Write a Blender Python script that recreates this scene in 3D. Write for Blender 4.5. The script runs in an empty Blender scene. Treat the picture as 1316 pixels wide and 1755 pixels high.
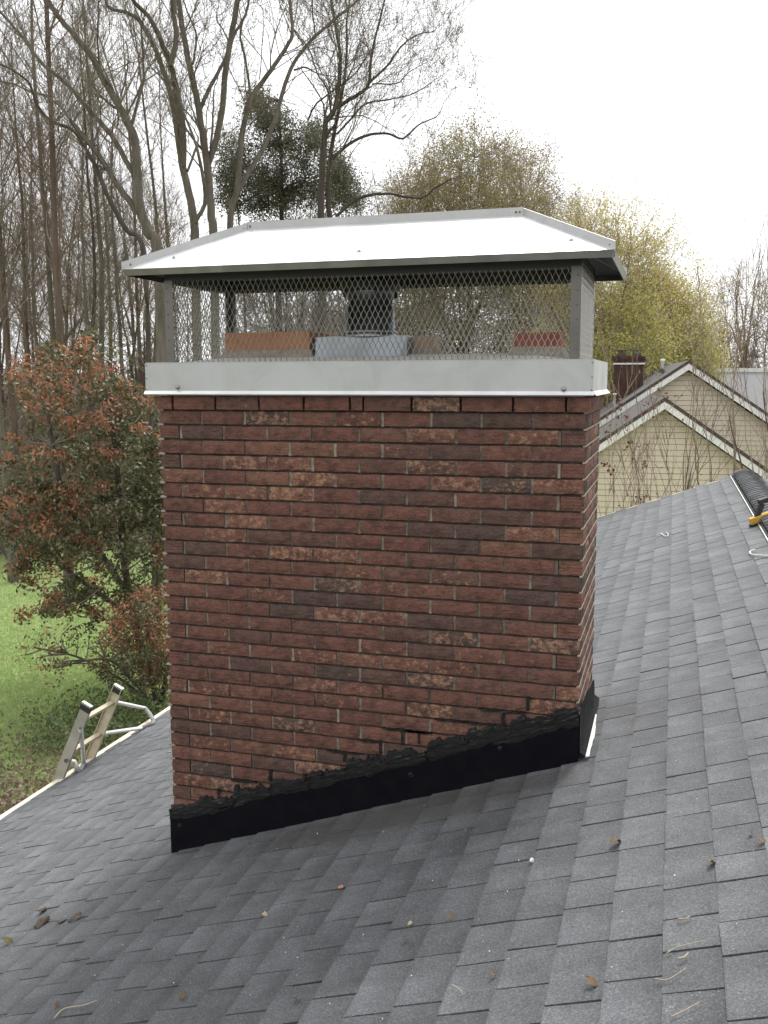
import bpy, bmesh, math, random
import numpy as np
from mathutils import Matrix, Vector

R = math.radians
sc = bpy.context.scene
COL = sc.collection

# ------------------------------------------------------------------ camera
# X runs along the chimney front, Y away from the viewer, Z up; Z = 0 is the top of the chimney brickwork
CAM = np.array([2.2424, -3.8535, 0.0630])
YAW, PITCH, ROLL, FPX = -0.29511, -0.13768, -0.00193, 1624.38
PW, PH = 1316.0, 1755.0
_cy, _sy, _cp, _sp = math.cos(YAW), math.sin(YAW), math.cos(PITCH), math.sin(PITCH)
FW = np.array([_sy*_cp, _cy*_cp, _sp]); _r = np.array([_cy, -_sy, 0.0]); _u = np.cross(_r, FW)
RT = _r*math.cos(ROLL) + _u*math.sin(ROLL); UP = -_r*math.sin(ROLL) + _u*math.cos(ROLL)
cd = bpy.data.cameras.new('camera'); cam = bpy.data.objects.new('camera', cd); COL.objects.link(cam)
cd.sensor_fit = 'VERTICAL'; cd.sensor_height = 24.0; cd.lens = 24.0*FPX/PH
cd.clip_start = 0.05; cd.clip_end = 4000
cam.matrix_world = Matrix(((RT[0], UP[0], -FW[0], CAM[0]), (RT[1], UP[1], -FW[1], CAM[1]), (RT[2], UP[2], -FW[2], CAM[2]), (0, 0, 0, 1)))
sc.camera = cam

# ------------------------------------------------------------------ sky and sun (overcast)
SUN_EL, SUN_AZ = R(50), R(8)        # high, soft, from behind the chimney
w = bpy.data.worlds.new('World'); sc.world = w; w.use_nodes = True
nt = w.node_tree; nt.nodes.clear()
sky = nt.nodes.new('ShaderNodeTexSky'); sky.sky_type = 'NISHITA'; sky.sun_disc = False
sky.sun_elevation = SUN_EL; sky.sun_rotation = SUN_AZ; sky.dust_density = 4.0
hs = nt.nodes.new('ShaderNodeHueSaturation'); hs.inputs['Saturation'].default_value = 0.15
nt.links.new(sky.outputs[0], hs.inputs['Color'])
mx = nt.nodes.new('ShaderNodeMix'); mx.data_type = 'RGBA'; mx.inputs[0].default_value = 0.94
mx.inputs[7].default_value = (5.2, 5.27, 5.4, 1)      # the closed white cloud layer
nt.links.new(hs.outputs[0], mx.inputs[6])
bg = nt.nodes.new('ShaderNodeBackground'); bg.inputs['Strength'].default_value = 0.1
nt.links.new(mx.outputs[2], bg.inputs['Color'])
wo = nt.nodes.new('ShaderNodeOutputWorld'); nt.links.new(bg.outputs[0], wo.inputs[0])
sd = bpy.data.lights.new('sun', 'SUN'); sd.energy = 1.5; sd.angle = R(28); sd.color = (1.0, 0.97, 0.93)
so = bpy.data.objects.new('sun', sd); COL.objects.link(so)
so.rotation_euler = (Vector((math.sin(SUN_AZ)*math.cos(SUN_EL), math.cos(SUN_AZ)*math.cos(SUN_EL), math.sin(SUN_EL)))).to_track_quat('Z', 'Y').to_euler()
sc.view_settings.view_transform = 'Standard'; sc.view_settings.look = 'None'
sc.view_settings.gamma = 1.0; sc.view_settings.use_curve_mapping = False
sc.view_settings.exposure = 1.5
sc.render.engine = 'CYCLES'
sc.cycles.use_denoising = True
sc.cycles.max_bounces = 6; sc.cycles.transparent_max_bounces = 8

# ------------------------------------------------------------------ pixel helpers (photo pixels give directions only)
def ray(u, v):
    return FW + RT*((u-PW/2)/FPX) + UP*((PH/2-v)/FPX)
def at(u, v, d):                    # point on the ray at horizontal distance d
    r = ray(u, v); return CAM + r*(d/math.hypot(r[0], r[1]))
def hity(u, v, y):
    r = ray(u, v); return CAM + r*((y-CAM[1])/r[1])
def hitx(u, v, x):
    r = ray(u, v); return CAM + r*((x-CAM[0])/r[0])
RM, RB = 0.35906, -2.2075           # the roof plane z = RM x + RB
def roofz(x): return RM*x + RB
def hitr(u, v):
    r = ray(u, v); return CAM + r*((RM*CAM[0]+RB-CAM[2])/(r[2]-RM*r[0]))
GZ = -5.9                           # ground level
def hitg(u, v):
    r = ray(u, v); return CAM + r*((GZ-CAM[2])/r[2])
def project(p):
    d = np.asarray(p)-CAM; z = d@FW
    return PW/2+FPX*(d@RT)/z, PH/2-FPX*(d@UP)/z, z

# ------------------------------------------------------------------ object helpers
def tag(o, label=None, cat=None, group=None, kind=None):
    if label: o['label'] = label
    if cat: o['category'] = cat
    if group: o['group'] = group
    if kind: o['kind'] = kind
    return o
def empty(name, loc=(0, 0, 0), label=None, cat=None, group=None, rot=(0, 0, 0)):
    o = bpy.data.objects.new(name, None); COL.objects.link(o)
    o.location = loc; o.rotation_euler = rot; o.empty_display_size = 0.1
    return tag(o, label, cat, group)
def link(name, me, parent=None, loc=(0, 0, 0), rot=(0, 0, 0)):
    o = bpy.data.objects.new(name, me); COL.objects.link(o); o.location = loc; o.rotation_euler = rot
    if parent is not None: o.parent = parent
    return o

class G:
    """collects polygons; build() makes ONE mesh object"""
    def __init__(s): s.v = []; s.q = []; s.t = []; s.n = 0; s.qm = []
    def add(s, v, q=None, t=None, m=0):
        v = np.asarray(v, float)
        s.v.append(v)
        if q is not None and len(q): s.q.append(np.asarray(q, int)+s.n); s.qm.append(np.full(len(q), m))
        if t is not None and len(t): s.t.append(np.asarray(t, int)+s.n)
        s.n += len(v)
    BQ = [(0, 3, 2, 1), (4, 5, 6, 7), (0, 1, 5, 4), (1, 2, 6, 5), (2, 3, 7, 6), (3, 0, 4, 7)]
    def hexa(s, c, m=0): s.add(c, s.BQ, m=m)
    def box(s, x0, x1, y0, y1, z0, z1, m=0):
        s.hexa([(x0, y0, z0), (x1, y0, z0), (x1, y1, z0), (x0, y1, z0), (x0, y0, z1), (x1, y0, z1), (x1, y1, z1), (x0, y1, z1)], m)
    def tube(s, pts, rad, sides=5, cap=False):
        pts = np.asarray(pts, float); n = len(pts); rad = np.broadcast_to(np.asarray(rad, float), (n,))
        d = np.gradient(pts, axis=0); d /= np.linalg.norm(d, axis=1, keepdims=True)+1e-9
        ref = np.array([0.0, 0, 1]) if abs(d[:, 2]).mean() < 0.8 else np.array([1.0, 0.2, 0])
        a = np.cross(d, ref); a /= np.linalg.norm(a, axis=1, keepdims=True)+1e-9
        b = np.cross(d, a)
        th = np.arange(sides)*2*math.pi/sides
        ring = pts[:, None, :] + rad[:, None, None]*(np.cos(th)[None, :, None]*a[:, None, :] + np.sin(th)[None, :, None]*b[:, None, :])
        i = np.arange(n-1)[:, None]*sides; j = np.arange(sides)[None, :]; k = (j+1) % sides
        q = np.stack([i+j, i+k, i+sides+k, i+sides+j], -1).reshape(-1, 4)
        v = ring.reshape(-1, 3); t = None
        if cap:
            v = np.vstack([v, pts[0], pts[-1]]); c0, c1 = n*sides, n*sides+1
            t = [(c0, (x+1) % sides, x) for x in range(sides)] + [(c1, (n-1)*sides+x, (n-1)*sides+(x+1) % sides) for x in range(sides)]
        s.add(v, q, t)
    def lathe(s, prof, sides=24, c=(0, 0, 0)):
        th = np.arange(sides)*2*math.pi/sides; prof = np.asarray(prof, float); n = len(prof)
        v = np.stack([np.outer(prof[:, 0], np.cos(th))+c[0], np.outer(prof[:, 0], np.sin(th))+c[1], np.repeat(prof[:, 1:2], sides, 1)+c[2]], -1).reshape(-1, 3)
        i = np.arange(n-1)[:, None]*sides; j = np.arange(sides)[None, :]; k = (j+1) % sides
        s.add(v, np.stack([i+j, i+k, i+sides+k, i+sides+j], -1).reshape(-1, 4))
    def mesh(s, name, mats, smooth=False):
        me = bpy.data.meshes.new(name)
        V = np.vstack(s.v); Q = np.vstack(s.q) if s.q else np.zeros((0, 4), int); T = np.vstack(s.t) if s.t else np.zeros((0, 3), int)
        me.vertices.add(len(V)); me.vertices.foreach_set('co', V.astype(np.float32).ravel())
        nl = Q.size+T.size; me.loops.add(nl)
        me.loops.foreach_set('vertex_index', np.concatenate([Q.ravel(), T.ravel()]).astype(np.int32))
        me.polygons.add(len(Q)+len(T))
        st = np.concatenate([np.arange(len(Q))*4, Q.size+np.arange(len(T))*3]).astype(np.int32)
        me.polygons.foreach_set('loop_start', st)
        mats = mats if isinstance(mats, (list, tuple)) else [mats]
        for m in mats: me.materials.append(m)
        if len(mats) > 1:
            mi = np.concatenate([np.concatenate(s.qm) if s.qm else np.zeros(0), np.zeros(len(T))]).astype(np.int32)
            me.polygons.foreach_set('material_index', mi)
        me.update(calc_edges=True)
        me.polygons.foreach_set('use_smooth', np.full(len(me.polygons), bool(smooth)))
        return me
    def build(s, name, mats, parent=None, smooth=False, loc=(0, 0, 0), rot=(0, 0, 0)):
        return link(name, s.mesh(name, mats, smooth), parent, loc, rot)

# ------------------------------------------------------------------ materials
def mat(name, col=(.5, .5, .5), rough=.7, metal=0.0, spec=.5):
    m = bpy.data.materials.new(name); m.use_nodes = True
    b = m.node_tree.nodes['Principled BSDF']
    b.inputs['Base Color'].default_value = (*col, 1); b.inputs['Roughness'].default_value = rough
    b.inputs['Metallic'].default_value = metal; b.inputs['Specular IOR Level'].default_value = spec
    return m
class N:
    """short-hand for shader nodes"""
    def __init__(s, m): s.t = m.node_tree; s.b = s.t.nodes['Principled BSDF']
    def new(s, k, **kw):
        n = s.t.nodes.new(k)
        for a, b in kw.items(): setattr(n, a, b)
        return n
    def L(s, a, b): s.t.links.new(a, b)
    def pos(s): return s.new('ShaderNodeNewGeometry').outputs['Position']
    def island(s): return s.new('ShaderNodeNewGeometry').outputs['Random Per Island']
    def rand(s):                                   # one random number per piece, single object or island of a joined mesh
        a = s.math('ADD', s.new('ShaderNodeObjectInfo').outputs['Random'], s.island())
        return s.math('FRACT', a)
    def math(s, op, a, b=None, c=None, clamp=False):
        n = s.new('ShaderNodeMath', operation=op, use_clamp=clamp)
        for i, x in enumerate((a, b, c)):
            if x is None: continue
            if isinstance(x, (int, float)): n.inputs[i].default_value = x
            else: s.L(x, n.inputs[i])
        return n.outputs[0]
    def vmul(s, v, xyz):
        n = s.new('ShaderNodeVectorMath', operation='MULTIPLY'); s.L(v, n.inputs[0]); n.inputs[1].default_value = xyz; return n.outputs[0]
    def voff(s, v, f, xyz=(37, 91, 53)):           # shift a vector by a per-piece random
        n = s.new('ShaderNodeVectorMath', operation='SCALE'); n.inputs[0].default_value = xyz; s.L(f, n.inputs['Scale'])
        a = s.new('ShaderNodeVectorMath', operation='ADD'); s.L(v, a.inputs[0]); s.L(n.outputs[0], a.inputs[1]); return a.outputs[0]
    def noise(s, v, scale, detail=3, rough=.55, dist=0):
        n = s.new('ShaderNodeTexNoise'); s.L(v, n.inputs['Vector']); n.inputs['Scale'].default_value = scale
        n.inputs['Detail'].default_value = detail; n.inputs['Roughness'].default_value = rough; n.inputs['Distortion'].default_value = dist
        return n.outputs['Fac']
    def ramp(s, f, stops, mode='LINEAR'):
        n = s.new('ShaderNodeValToRGB'); n.color_ramp.interpolation = mode; e = n.color_ramp.elements
        while len(e) < len(stops): e.new(.5)
        for i, (p, c) in enumerate(stops):
            e[i].position = p; e[i].color = (*c, 1) if isinstance(c, tuple) else (c, c, c, 1)
        s.L(f, n.inputs[0]); return n.outputs[0]
    def mix(s, f, a, b, mode='MIX'):
        n = s.new('ShaderNodeMix', data_type='RGBA', blend_type=mode)
        for i, x in ((0, f), (6, a), (7, b)):
            if isinstance(x, (int, float)): n.inputs[i].default_value = x
            elif isinstance(x, tuple): n.inputs[i].default_value = (*x, 1)
            else: s.L(x, n.inputs[i])
        return n.outputs[2]
    def bump(s, h, strength=.5, dist=.01, prev=None):
        n = s.new('ShaderNodeBump'); n.inputs['Strength'].default_value = strength; n.inputs['Distance'].default_value = dist
        s.L(h, n.inputs['Height'])
        if prev is not None: s.L(prev, n.inputs['Normal'])
        return n.outputs[0]
    def out(s, col=None, nrm=None, rough=None):
        if col is not None: s.L(col, s.b.inputs['Base Color'])
        if nrm is not None: s.L(nrm, s.b.inputs['Normal'])
        if rough is not None: s.L(rough, s.b.inputs['Roughness'])

M = {}
def brick_mat(name, ruled=False):
    m = mat(name, rough=.85, spec=.25); n = N(m); p = n.pos(); r = n.rand(); q = n.voff(p, r)
    r2 = n.math('FRACT', n.math('MULTIPLY', r, 7.31)); r3 = n.math('FRACT', n.math('MULTIPLY', r, 23.7))
    base = n.ramp(r, [(0, (0.166, 0.078, 0.058)), (.25, (0.145, 0.069, 0.053)), (.5, (0.186, 0.089, 0.064)), (.68, (0.125, 0.069, 0.056)), (.80, (0.088, 0.063, 0.054)), (.87, (0.161, 0.076, 0.057)), (1, (0.199, 0.100, 0.068))])
    mott = n.noise(q, 22, 4, .6)
    base = n.mix(n.math('MULTIPLY', n.ramp(mott, [(.42, 0.0), (.68, 1.0)]), .6), base, (.046, .027, .023))
    fine = n.noise(q, 160, 3, .6)
    base = n.mix(.8, base, n.ramp(fine, [(.25, .62), (.75, 1.35)]), 'MULTIPLY')
    # pale chips where the skin of the brick has broken away; only some bricks have many of them
    chip = n.noise(n.vmul(q, (1, 1, 1.15)), 34, 6, .74, .25)
    th = n.math('MULTIPLY_ADD', n.ramp(r2, [(.22, 0.0), (.98, 1.0)]), -.33, .79)
    amt = n.math('MULTIPLY', n.math('SUBTRACT', chip, th), 10, clamp=True)
    chipc = n.mix(r3, (.38, .235, .165), (.46, .29, .15))
    chipc = n.mix(n.noise(q, 90, 2), chipc, (.19, .085, .058))
    col = n.mix(n.math('MULTIPLY', amt, .9), base, chipc)
    h = n.noise(n.vmul(q, (1, 1, 2.2)), 34, 5, .62, .4)
    nr = n.bump(h, .85, .012); nr = n.bump(fine, .35, .002, nr)
    if ruled:
        wv = n.new('ShaderNodeTexWave', wave_type='BANDS', bands_direction='Z'); n.L(p, wv.inputs['Vector'])
        wv.inputs['Scale'].default_value = 22; wv.inputs['Distortion'].default_value = 1.2
        nr = n.bump(wv.outputs['Fac'], .35, .003, nr)
    n.out(col, nr); return m
M['brick'] = brick_mat('rough_red_brick'); M['brick_end'] = brick_mat('ruled_brick_end', True)

m = M['mortar'] = mat('shade_toned_mortar', rough=.95, spec=.1); n = N(m); p = n.pos()  # mortar core, colour darkened to carry the shadow in the bed joints
n.out(n.ramp(n.noise(p, 30, 5, .65), [(.3, (.035, .030, .025)), (.55, (.062, .054, .045)), (.75, (.12, .107, .09))]), n.bump(n.noise(p, 140, 3), .6, .004))
m = M['mortar_head'] = mat('grey_head_joint_mortar', rough=.95, spec=.1); n = N(m); p = n.pos()
n.out(n.ramp(n.noise(p, 5, 4, .75), [(.32, (.06, .052, .043)), (.48, (.16, .14, .113)), (.66, (.31, .28, .23))]), n.bump(n.noise(p, 150, 3), .7, .004))
m = M['mortar_pale'] = mat('pale_mortar', rough=.95, spec=.1); n = N(m); p = n.pos()
n.out(n.ramp(n.noise(p, 60, 4), [(.3, (.24, .21, .17)), (.7, (.40, .36, .30))]), n.bump(n.noise(p, 160, 3), .6, .003))

def shingle_mat(name, banded=True):
    m = mat(name, rough=.78, spec=.45); n = N(m); p = n.pos(); r = n.rand()
    tone = n.ramp(r, [(0, (.088, .092, .099)), (.25, (.100, .105, .112)), (.5, (.082, .086, .092)), (.7, (.106, .111, .118)), (.85, (.093, .098, .104)), (1, (.116, .121, .128))])
    q = n.voff(p, r, (7, 13, 5))
    band = n.noise(q, 7, 3, .6)
    tone = n.mix(.75, tone, n.ramp(band, [(.3, .72), (.7, 1.28)]), 'MULTIPLY')
    wide = n.noise(p, 1.1, 4, .6)
    tone = n.mix(.7, tone, n.ramp(wide, [(.3, .78), (.7, 1.2)]), 'MULTIPLY')
    gr = n.noise(p, 150, 4, .85)
    tone = n.mix(1.0, tone, n.ramp(gr, [(.27, .34), (.5, .95), (.70, 1.95)]), 'MULTIPLY')
    vo = n.new('ShaderNodeTexVoronoi', feature='F1'); n.L(p, vo.inputs['Vector']); vo.inputs['Scale'].default_value = 170
    sp = n.new('ShaderNodeSeparateColor'); n.L(vo.outputs['Color'], sp.inputs[0])
    fleck = n.math('MULTIPLY', n.math('GREATER_THAN', sp.outputs[0], .965), n.math('LESS_THAN', vo.outputs['Distance'], .38))
    tone = n.mix(n.math('MULTIPLY', fleck, .6), tone, (.25, .26, .27))
    # the dark granule band printed along the upper part of each course, and faint streaks down the slope
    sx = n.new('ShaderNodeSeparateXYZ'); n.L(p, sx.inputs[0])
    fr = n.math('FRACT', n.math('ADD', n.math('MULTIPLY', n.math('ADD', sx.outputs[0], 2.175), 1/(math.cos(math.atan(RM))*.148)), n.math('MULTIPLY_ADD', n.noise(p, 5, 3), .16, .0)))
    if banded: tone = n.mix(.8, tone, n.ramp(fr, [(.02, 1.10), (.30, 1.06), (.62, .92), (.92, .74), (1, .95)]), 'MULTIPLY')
    strk = n.noise(n.vmul(p, (.7, 5, .7)), 1.6, 4, .65)
    tone = n.mix(.55, tone, n.ramp(strk, [(.3, .78), (.7, 1.2)]), 'MULTIPLY')
    warm = n.noise(p, 60, 3, .7)
    tone = n.mix(n.math('MULTIPLY', n.ramp(warm, [(.5, 0.0), (.75, 1.0)]), .35), tone, (.105, .10, .092))
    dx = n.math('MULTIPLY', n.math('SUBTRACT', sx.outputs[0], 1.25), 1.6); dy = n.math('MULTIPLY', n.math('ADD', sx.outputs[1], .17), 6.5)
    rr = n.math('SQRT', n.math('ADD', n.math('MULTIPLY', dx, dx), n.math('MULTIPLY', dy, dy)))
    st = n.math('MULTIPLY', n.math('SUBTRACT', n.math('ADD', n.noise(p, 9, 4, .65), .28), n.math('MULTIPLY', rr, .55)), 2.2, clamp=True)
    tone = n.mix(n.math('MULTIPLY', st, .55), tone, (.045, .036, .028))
    n.out(tone, n.bump(gr, .7, .004)); return m
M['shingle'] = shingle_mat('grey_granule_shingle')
M['cap_shingle'] = shingle_mat('grey_ridge_cap_shingle', False)
M['underlay'] = mat('dark_shingle_underlayer', (.02, .02, .021), .9)

def metal_mat(name, col, rough, blot=.12, var=.12, metal=1.0):
    m = mat(name, col, rough, metal); n = N(m); p = n.pos()
    b = n.noise(p, 5, 6, .65, .8)
    c = n.mix(n.ramp(b, [(.35, 0.0), (.65, 1.0)]), tuple(x*(1-var) for x in col), tuple(min(1, x*(1+var)) for x in col))
    n.out(c, n.bump(n.noise(p, 3.0, 2), .06, .03), n.ramp(b, [(.3, rough-blot*.5), (.7, rough+blot)]))
    return m
M['steel'] = metal_mat('dull_stainless_sheet', (.49, .497, .495), .55, .2, .15)
M['steel_post'] = metal_mat('stainless_post', (.33, .325, .31), .45)
M['steel_seam'] = metal_mat('folded_seam_steel', (.43, .43, .425), .5)
M['post'] = metal_mat('dark_stainless_post', (.155, .15, .138), .42)
M['steel_hood'] = metal_mat('stainless_hood', (.86, .865, .87), .40, .08, .04)
M['steel_bright'] = metal_mat('bright_folded_steel', (.86, .86, .86), .45, .05, .04)
M['wire'] = metal_mat('expanded_metal', (.38, .37, .345), .42)
M['galv'] = metal_mat('galvanized_sheet', (.33, .36, .39), .38, .15, .2)
M['hood_shade'] = metal_mat('shade_toned_hood_inside', (.09, .09, .095), .6)  # hood underside and rails, shade inside the hood put into the colour
M['screw'] = mat('zinc_screw', (.30, .295, .285), .35, 1.0)
M['rust'] = mat('rusty_rivet', (.16, .09, .055), .7)

m = M['flash'] = mat('black_coated_flashing', (.004, .004, .006), .7, 0, .10); n = N(m); p = n.pos()
n.out(n.ramp(n.noise(p, 14, 4), [(.35, (.0030, .0030, .0055)), (.8, (.0060, .0060, .0085))]), n.bump(n.noise(p, 9, 3), .2, .01))
m = M['tar'] = mat('black_roof_tar', (.012, .012, .013), .4, 0, .35); n = N(m); p = n.pos()
rot = n.new('ShaderNodeVectorRotate', rotation_type='Y_AXIS'); n.L(p, rot.inputs['Vector']); rot.inputs['Angle'].default_value = math.atan(RM)
st = n.noise(n.vmul(rot.outputs[0], (5, 20, 60)), 2.2, 6, .7, .8)
n.out(n.ramp(st, [(.46, (.003, .003, .004)), (.58, (.012, .012, .012)), (.70, (.14, .135, .12))]), n.bump(st, 1.0, .012), n.ramp(st, [(.3, .32), (.7, .75)]))
m = M['tar_grey'] = mat('smeared_tar_on_metal', (.06, .06, .06), .7, 0, .08); n = N(m); p = n.pos()
st = n.noise(n.vmul(p, (20, 20, 3)), 3, 5, .7)
n.out(n.ramp(st, [(.38, (.006, .006, .007)), (.6, (.017, .017, .017)), (.8, (.06, .058, .055))]), n.bump(st, .7, .006))
M['white_paint'] = mat('white_overspray_edge', (.72, .70, .67), .7)
m = M['crown'] = mat('cement_crown', (.56, .54, .49), .9); n = N(m)
n.out(n.ramp(n.noise(n.pos(), 9, 5), [(.3, (.66, .64, .58)), (.7, (.80, .78, .72))]), n.bump(n.noise(n.pos(), 60, 3), .4, .004))
def clay(name, a, b):
    m = mat(name, a, .85); n = N(m); p = n.pos()
    n.out(n.ramp(n.noise(p, 14, 4), [(.3, a), (.7, b)]), n.bump(n.noise(p, 60, 3), .4, .003)); return m
M['clay_orange'] = clay('orange_flue_clay', (.36, .16, .075), (.45, .22, .11))
M['clay_red'] = clay('red_flue_clay', (.25, .072, .05), (.32, .10, .07))
M['clay_tan'] = clay('tan_flue_clay', (.34, .23, .16), (.42, .29, .2))
M['cream_trim'] = clay('cream_painted_trim', (.62, .55, .42), (.72, .65, .52))
M['white_trim'] = clay('white_painted_trim', (.66, .65, .62), (.78, .77, .74))
m = M['siding'] = mat('beige_lap_siding', (.50, .42, .27), .7); n = N(m); r = n.rand()
n.out(n.mix(n.noise(n.pos(), 3, 4), n.ramp(r, [(0, (.60, .525, .40)), (1, (.64, .56, .43))]), (.56, .49, .375)))
M['lap_shadow'] = mat('painted_lap_shadow', (.24, .205, .15), .9)  # wall behind the boards, darkened as the shadow line under each lap
M['far_roof'] = clay('distant_brown_grey_shingle', (.055, .050, .048), (.085, .078, .074))
M['far_roof_edge'] = clay('weathered_roof_edge', (.05, .038, .035), (.085, .06, .05))
M['far_metal'] = clay('pale_grey_metal_roof', (.15, .15, .155), (.21, .21, .212))
m = M['far_brick'] = mat('dark_sooty_brick', rough=.9); n = N(m); p = n.pos()
bt = n.new('ShaderNodeTexBrick'); n.L(n.vmul(p, (1, 1, 1)), bt.inputs['Vector'])
sxy = n.new('ShaderNodeSeparateXYZ'); n.L(p, sxy.inputs[0]); cb = n.new('ShaderNodeCombineXYZ'); n.L(sxy.outputs[0], cb.inputs[0]); n.L(sxy.outputs[2], cb.inputs[1]); n.L(cb.outputs[0], bt.inputs['Vector'])
bt.inputs['Scale'].default_value = 1.0; bt.inputs['Brick Width'].default_value = .21; bt.inputs['Row Height'].default_value = .067; bt.inputs['Mortar Size'].default_value = .006
bt.inputs['Color1'].default_value = (.075, .026, .02, 1); bt.inputs['Color2'].default_value = (.12, .042, .03, 1); bt.inputs['Mortar'].default_value = (.07, .05, .04, 1)
n.out(n.mix(n.ramp(n.noise(n.vmul(p, (4, 4, .7)), 2.0, 4), [(.42, 0.0), (.62, .85)]), bt.outputs[0], (.022, .018, .017)))
M['black'] = mat('black_rubber', (.015, .015, .016), .6)
M['gap_shade'] = mat('painted_gap_shade', (.012, .011, .010), .95)

def bark(name, a, b, sc_=6):
    m = mat(name, a, .95, 0, .15); n = N(m); p = n.pos()
    t = n.noise(n.vmul(p, (1, 1, .22)), sc_, 5, .7)
    n.out(n.ramp(t, [(.3, a), (.7, b)]), n.bump(t, .8, .05)); return m
M['bark_grey'] = bark('grey_brown_bark', (.085, .073, .060), (.19, .165, .138))
M['bark_dark'] = bark('dark_wet_bark', (.052, .043, .037), (.118, .098, .082))
M['bark_red'] = bark('rusty_brown_bark', (.085, .058, .046), (.165, .122, .098))
M['bark_pale'] = bark('pale_tan_bark', (.17, .135, .10), (.30, .25, .19))
M['twig'] = mat('grey_twig', (0.172, 0.147, 0.121), .9, 0, .1)
M['twig_red'] = mat('reddish_twig', (0.184, 0.132, 0.106), .9, 0, .1)
M['twig_pale'] = mat('tan_twig', (0.276, 0.224, 0.161), .9, 0, .1)
def leaf(name, stops, trans=.35, rough=.6, spec=.3):
    m = mat(name, rough=rough, spec=spec); n = N(m)
    c = n.ramp(n.island(), stops)
    n.out(c); n.L(c, n.b.inputs['Base Color'])
    tr = n.new('ShaderNodeBsdfTranslucent'); n.L(c, tr.inputs[0]); ms = n.new('ShaderNodeMixShader'); ms.inputs[0].default_value = trans
    o = [x for x in n.t.nodes if x.type == 'OUTPUT_MATERIAL'][0]
    n.L(n.b.outputs[0], ms.inputs[1]); n.L(tr.outputs[0], ms.inputs[2]); n.L(ms.outputs[0], o.inputs[0]); return m
M['leaf_green'] = leaf('dark_glossy_green_leaf', [(0, (.055, .058, .025)), (.5, (.105, .105, .046)), (.85, (.155, .148, .072)), (1, (.26, .26, .16))], .25, .4, .5)
M['leaf_red'] = leaf('coppery_new_leaf', [(0, (.26, .10, .058)), (.5, (.39, .16, .09)), (1, (.47, .24, .15))], .35)
M['leaf_brownred'] = leaf('dull_maroon_leaf', [(0, (.085, .032, .026)), (1, (.16, .06, .045))], .3)
M['leaf_olive'] = leaf('olive_bud', [(0, (0.213, 0.174, 0.084)), (.5, (0.280, 0.235, 0.112)), (1, (0.291, 0.280, 0.123))], .4)
M['leaf_yellow'] = leaf('yellow_green_young_leaf', [(0, (0.456, 0.384, 0.144)), (.5, (0.564, 0.480, 0.192)), (1, (0.480, 0.468, 0.168))], .45)
M['leaf_tan'] = leaf('tan_bud', [(0, (.17, .135, .09)), (1, (.27, .22, .145))], .4)
M['leaf_lime'] = leaf('lime_young_leaf', [(0, (0.348, 0.336, 0.102)), (1, (0.504, 0.480, 0.168))], .45)
M['leaf_pine'] = leaf('dark_pine_needle', [(0, (0.065, 0.068, 0.048)), (.6, (0.113, 0.113, 0.075)), (1, (0.189, 0.174, 0.102))], .35)
M['leaf_weed'] = leaf('green_weed', [(0, (.09, .115, .05)), (.6, (.14, .18, .075)), (1, (.22, .26, .12))], .35)
M['leaf_pink'] = leaf('dusky_pink_blossom', [(0, (.16, .085, .09)), (1, (.24, .14, .14))], .4)
M['grass'] = leaf('lawn_blade', [(0, (.29, .39, .14)), (.5, (.38, .49, .19)), (.9, (.45, .55, .24)), (1, (.5, .49, .3))], .45)
M['litter'] = leaf('dry_leaf_litter', [(0, (.16, .12, .08)), (.5, (.27, .21, .145)), (1, (.40, .33, .25))], .3)

# ================================================================== ground
m = M['ground'] = mat('lawn_and_woodland_floor', rough=.95, spec=.1); n = N(m); p = n.pos()
sx = n.new('ShaderNodeSeparateXYZ'); n.L(p, sx.inputs[0])
s_ = n.math('ADD', n.math('MULTIPLY', sx.outputs[0], -.60), n.math('MULTIPLY', sx.outputs[1], .80))   # away from the house, towards the wood
wob = n.math('MULTIPLY', n.math('SUBTRACT', n.noise(p, .22, 4, .6), .5), 9)
far = n.math('MULTIPLY', n.math('SUBTRACT', n.math('ADD', s_, wob), 29.5), .35, clamp=True)
near = n.math('MULTIPLY', n.math('SUBTRACT', 11.2, n.math('ADD', s_, n.math('MULTIPLY', wob, .45))), .5, clamp=True)
litter = n.mix(n.noise(p, 9, 5, .7), (.09, .072, .052), (.29, .235, .17))
litter = n.mix(n.ramp(n.noise(p, 1.1, 3), [(.42, 0.0), (.58, .75)]), litter, (.16, .21, .075))
lawn = n.mix(n.noise(p, 5, 5, .7), (.29, .385, .14), (.41, .51, .215))
lawn = n.mix(n.ramp(n.noise(n.vmul(p, (1, .35, 1)), 1.4, 4), [(.5, 0.0), (.75, .6)]), lawn, (.34, .41, .18))
g_ = n.mix(n.math('MAXIMUM', far, near), lawn, litter)
n.out(g_, n.bump(n.noise(p, 16, 4, .7), .8, .08))
g = G(); xs = np.concatenate([[-1500, -300], np.arange(-100, 101, 10.0), [300, 1500]]); ys = np.concatenate([[-1500, -200], np.arange(-40, 161, 10.0), [400, 1500]])
XX, YY = np.meshgrid(xs, ys); V = np.stack([XX.ravel(), YY.ravel(), np.full(XX.size, GZ)], -1); k_ = len(xs)
g.add(V, [(j*k_+i, j*k_+i+1, (j+1)*k_+i+1, (j+1)*k_+i) for j in range(len(ys)-1) for i in range(k_-1)])
tag(g.build('ground', M['ground']), kind='structure')

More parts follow.
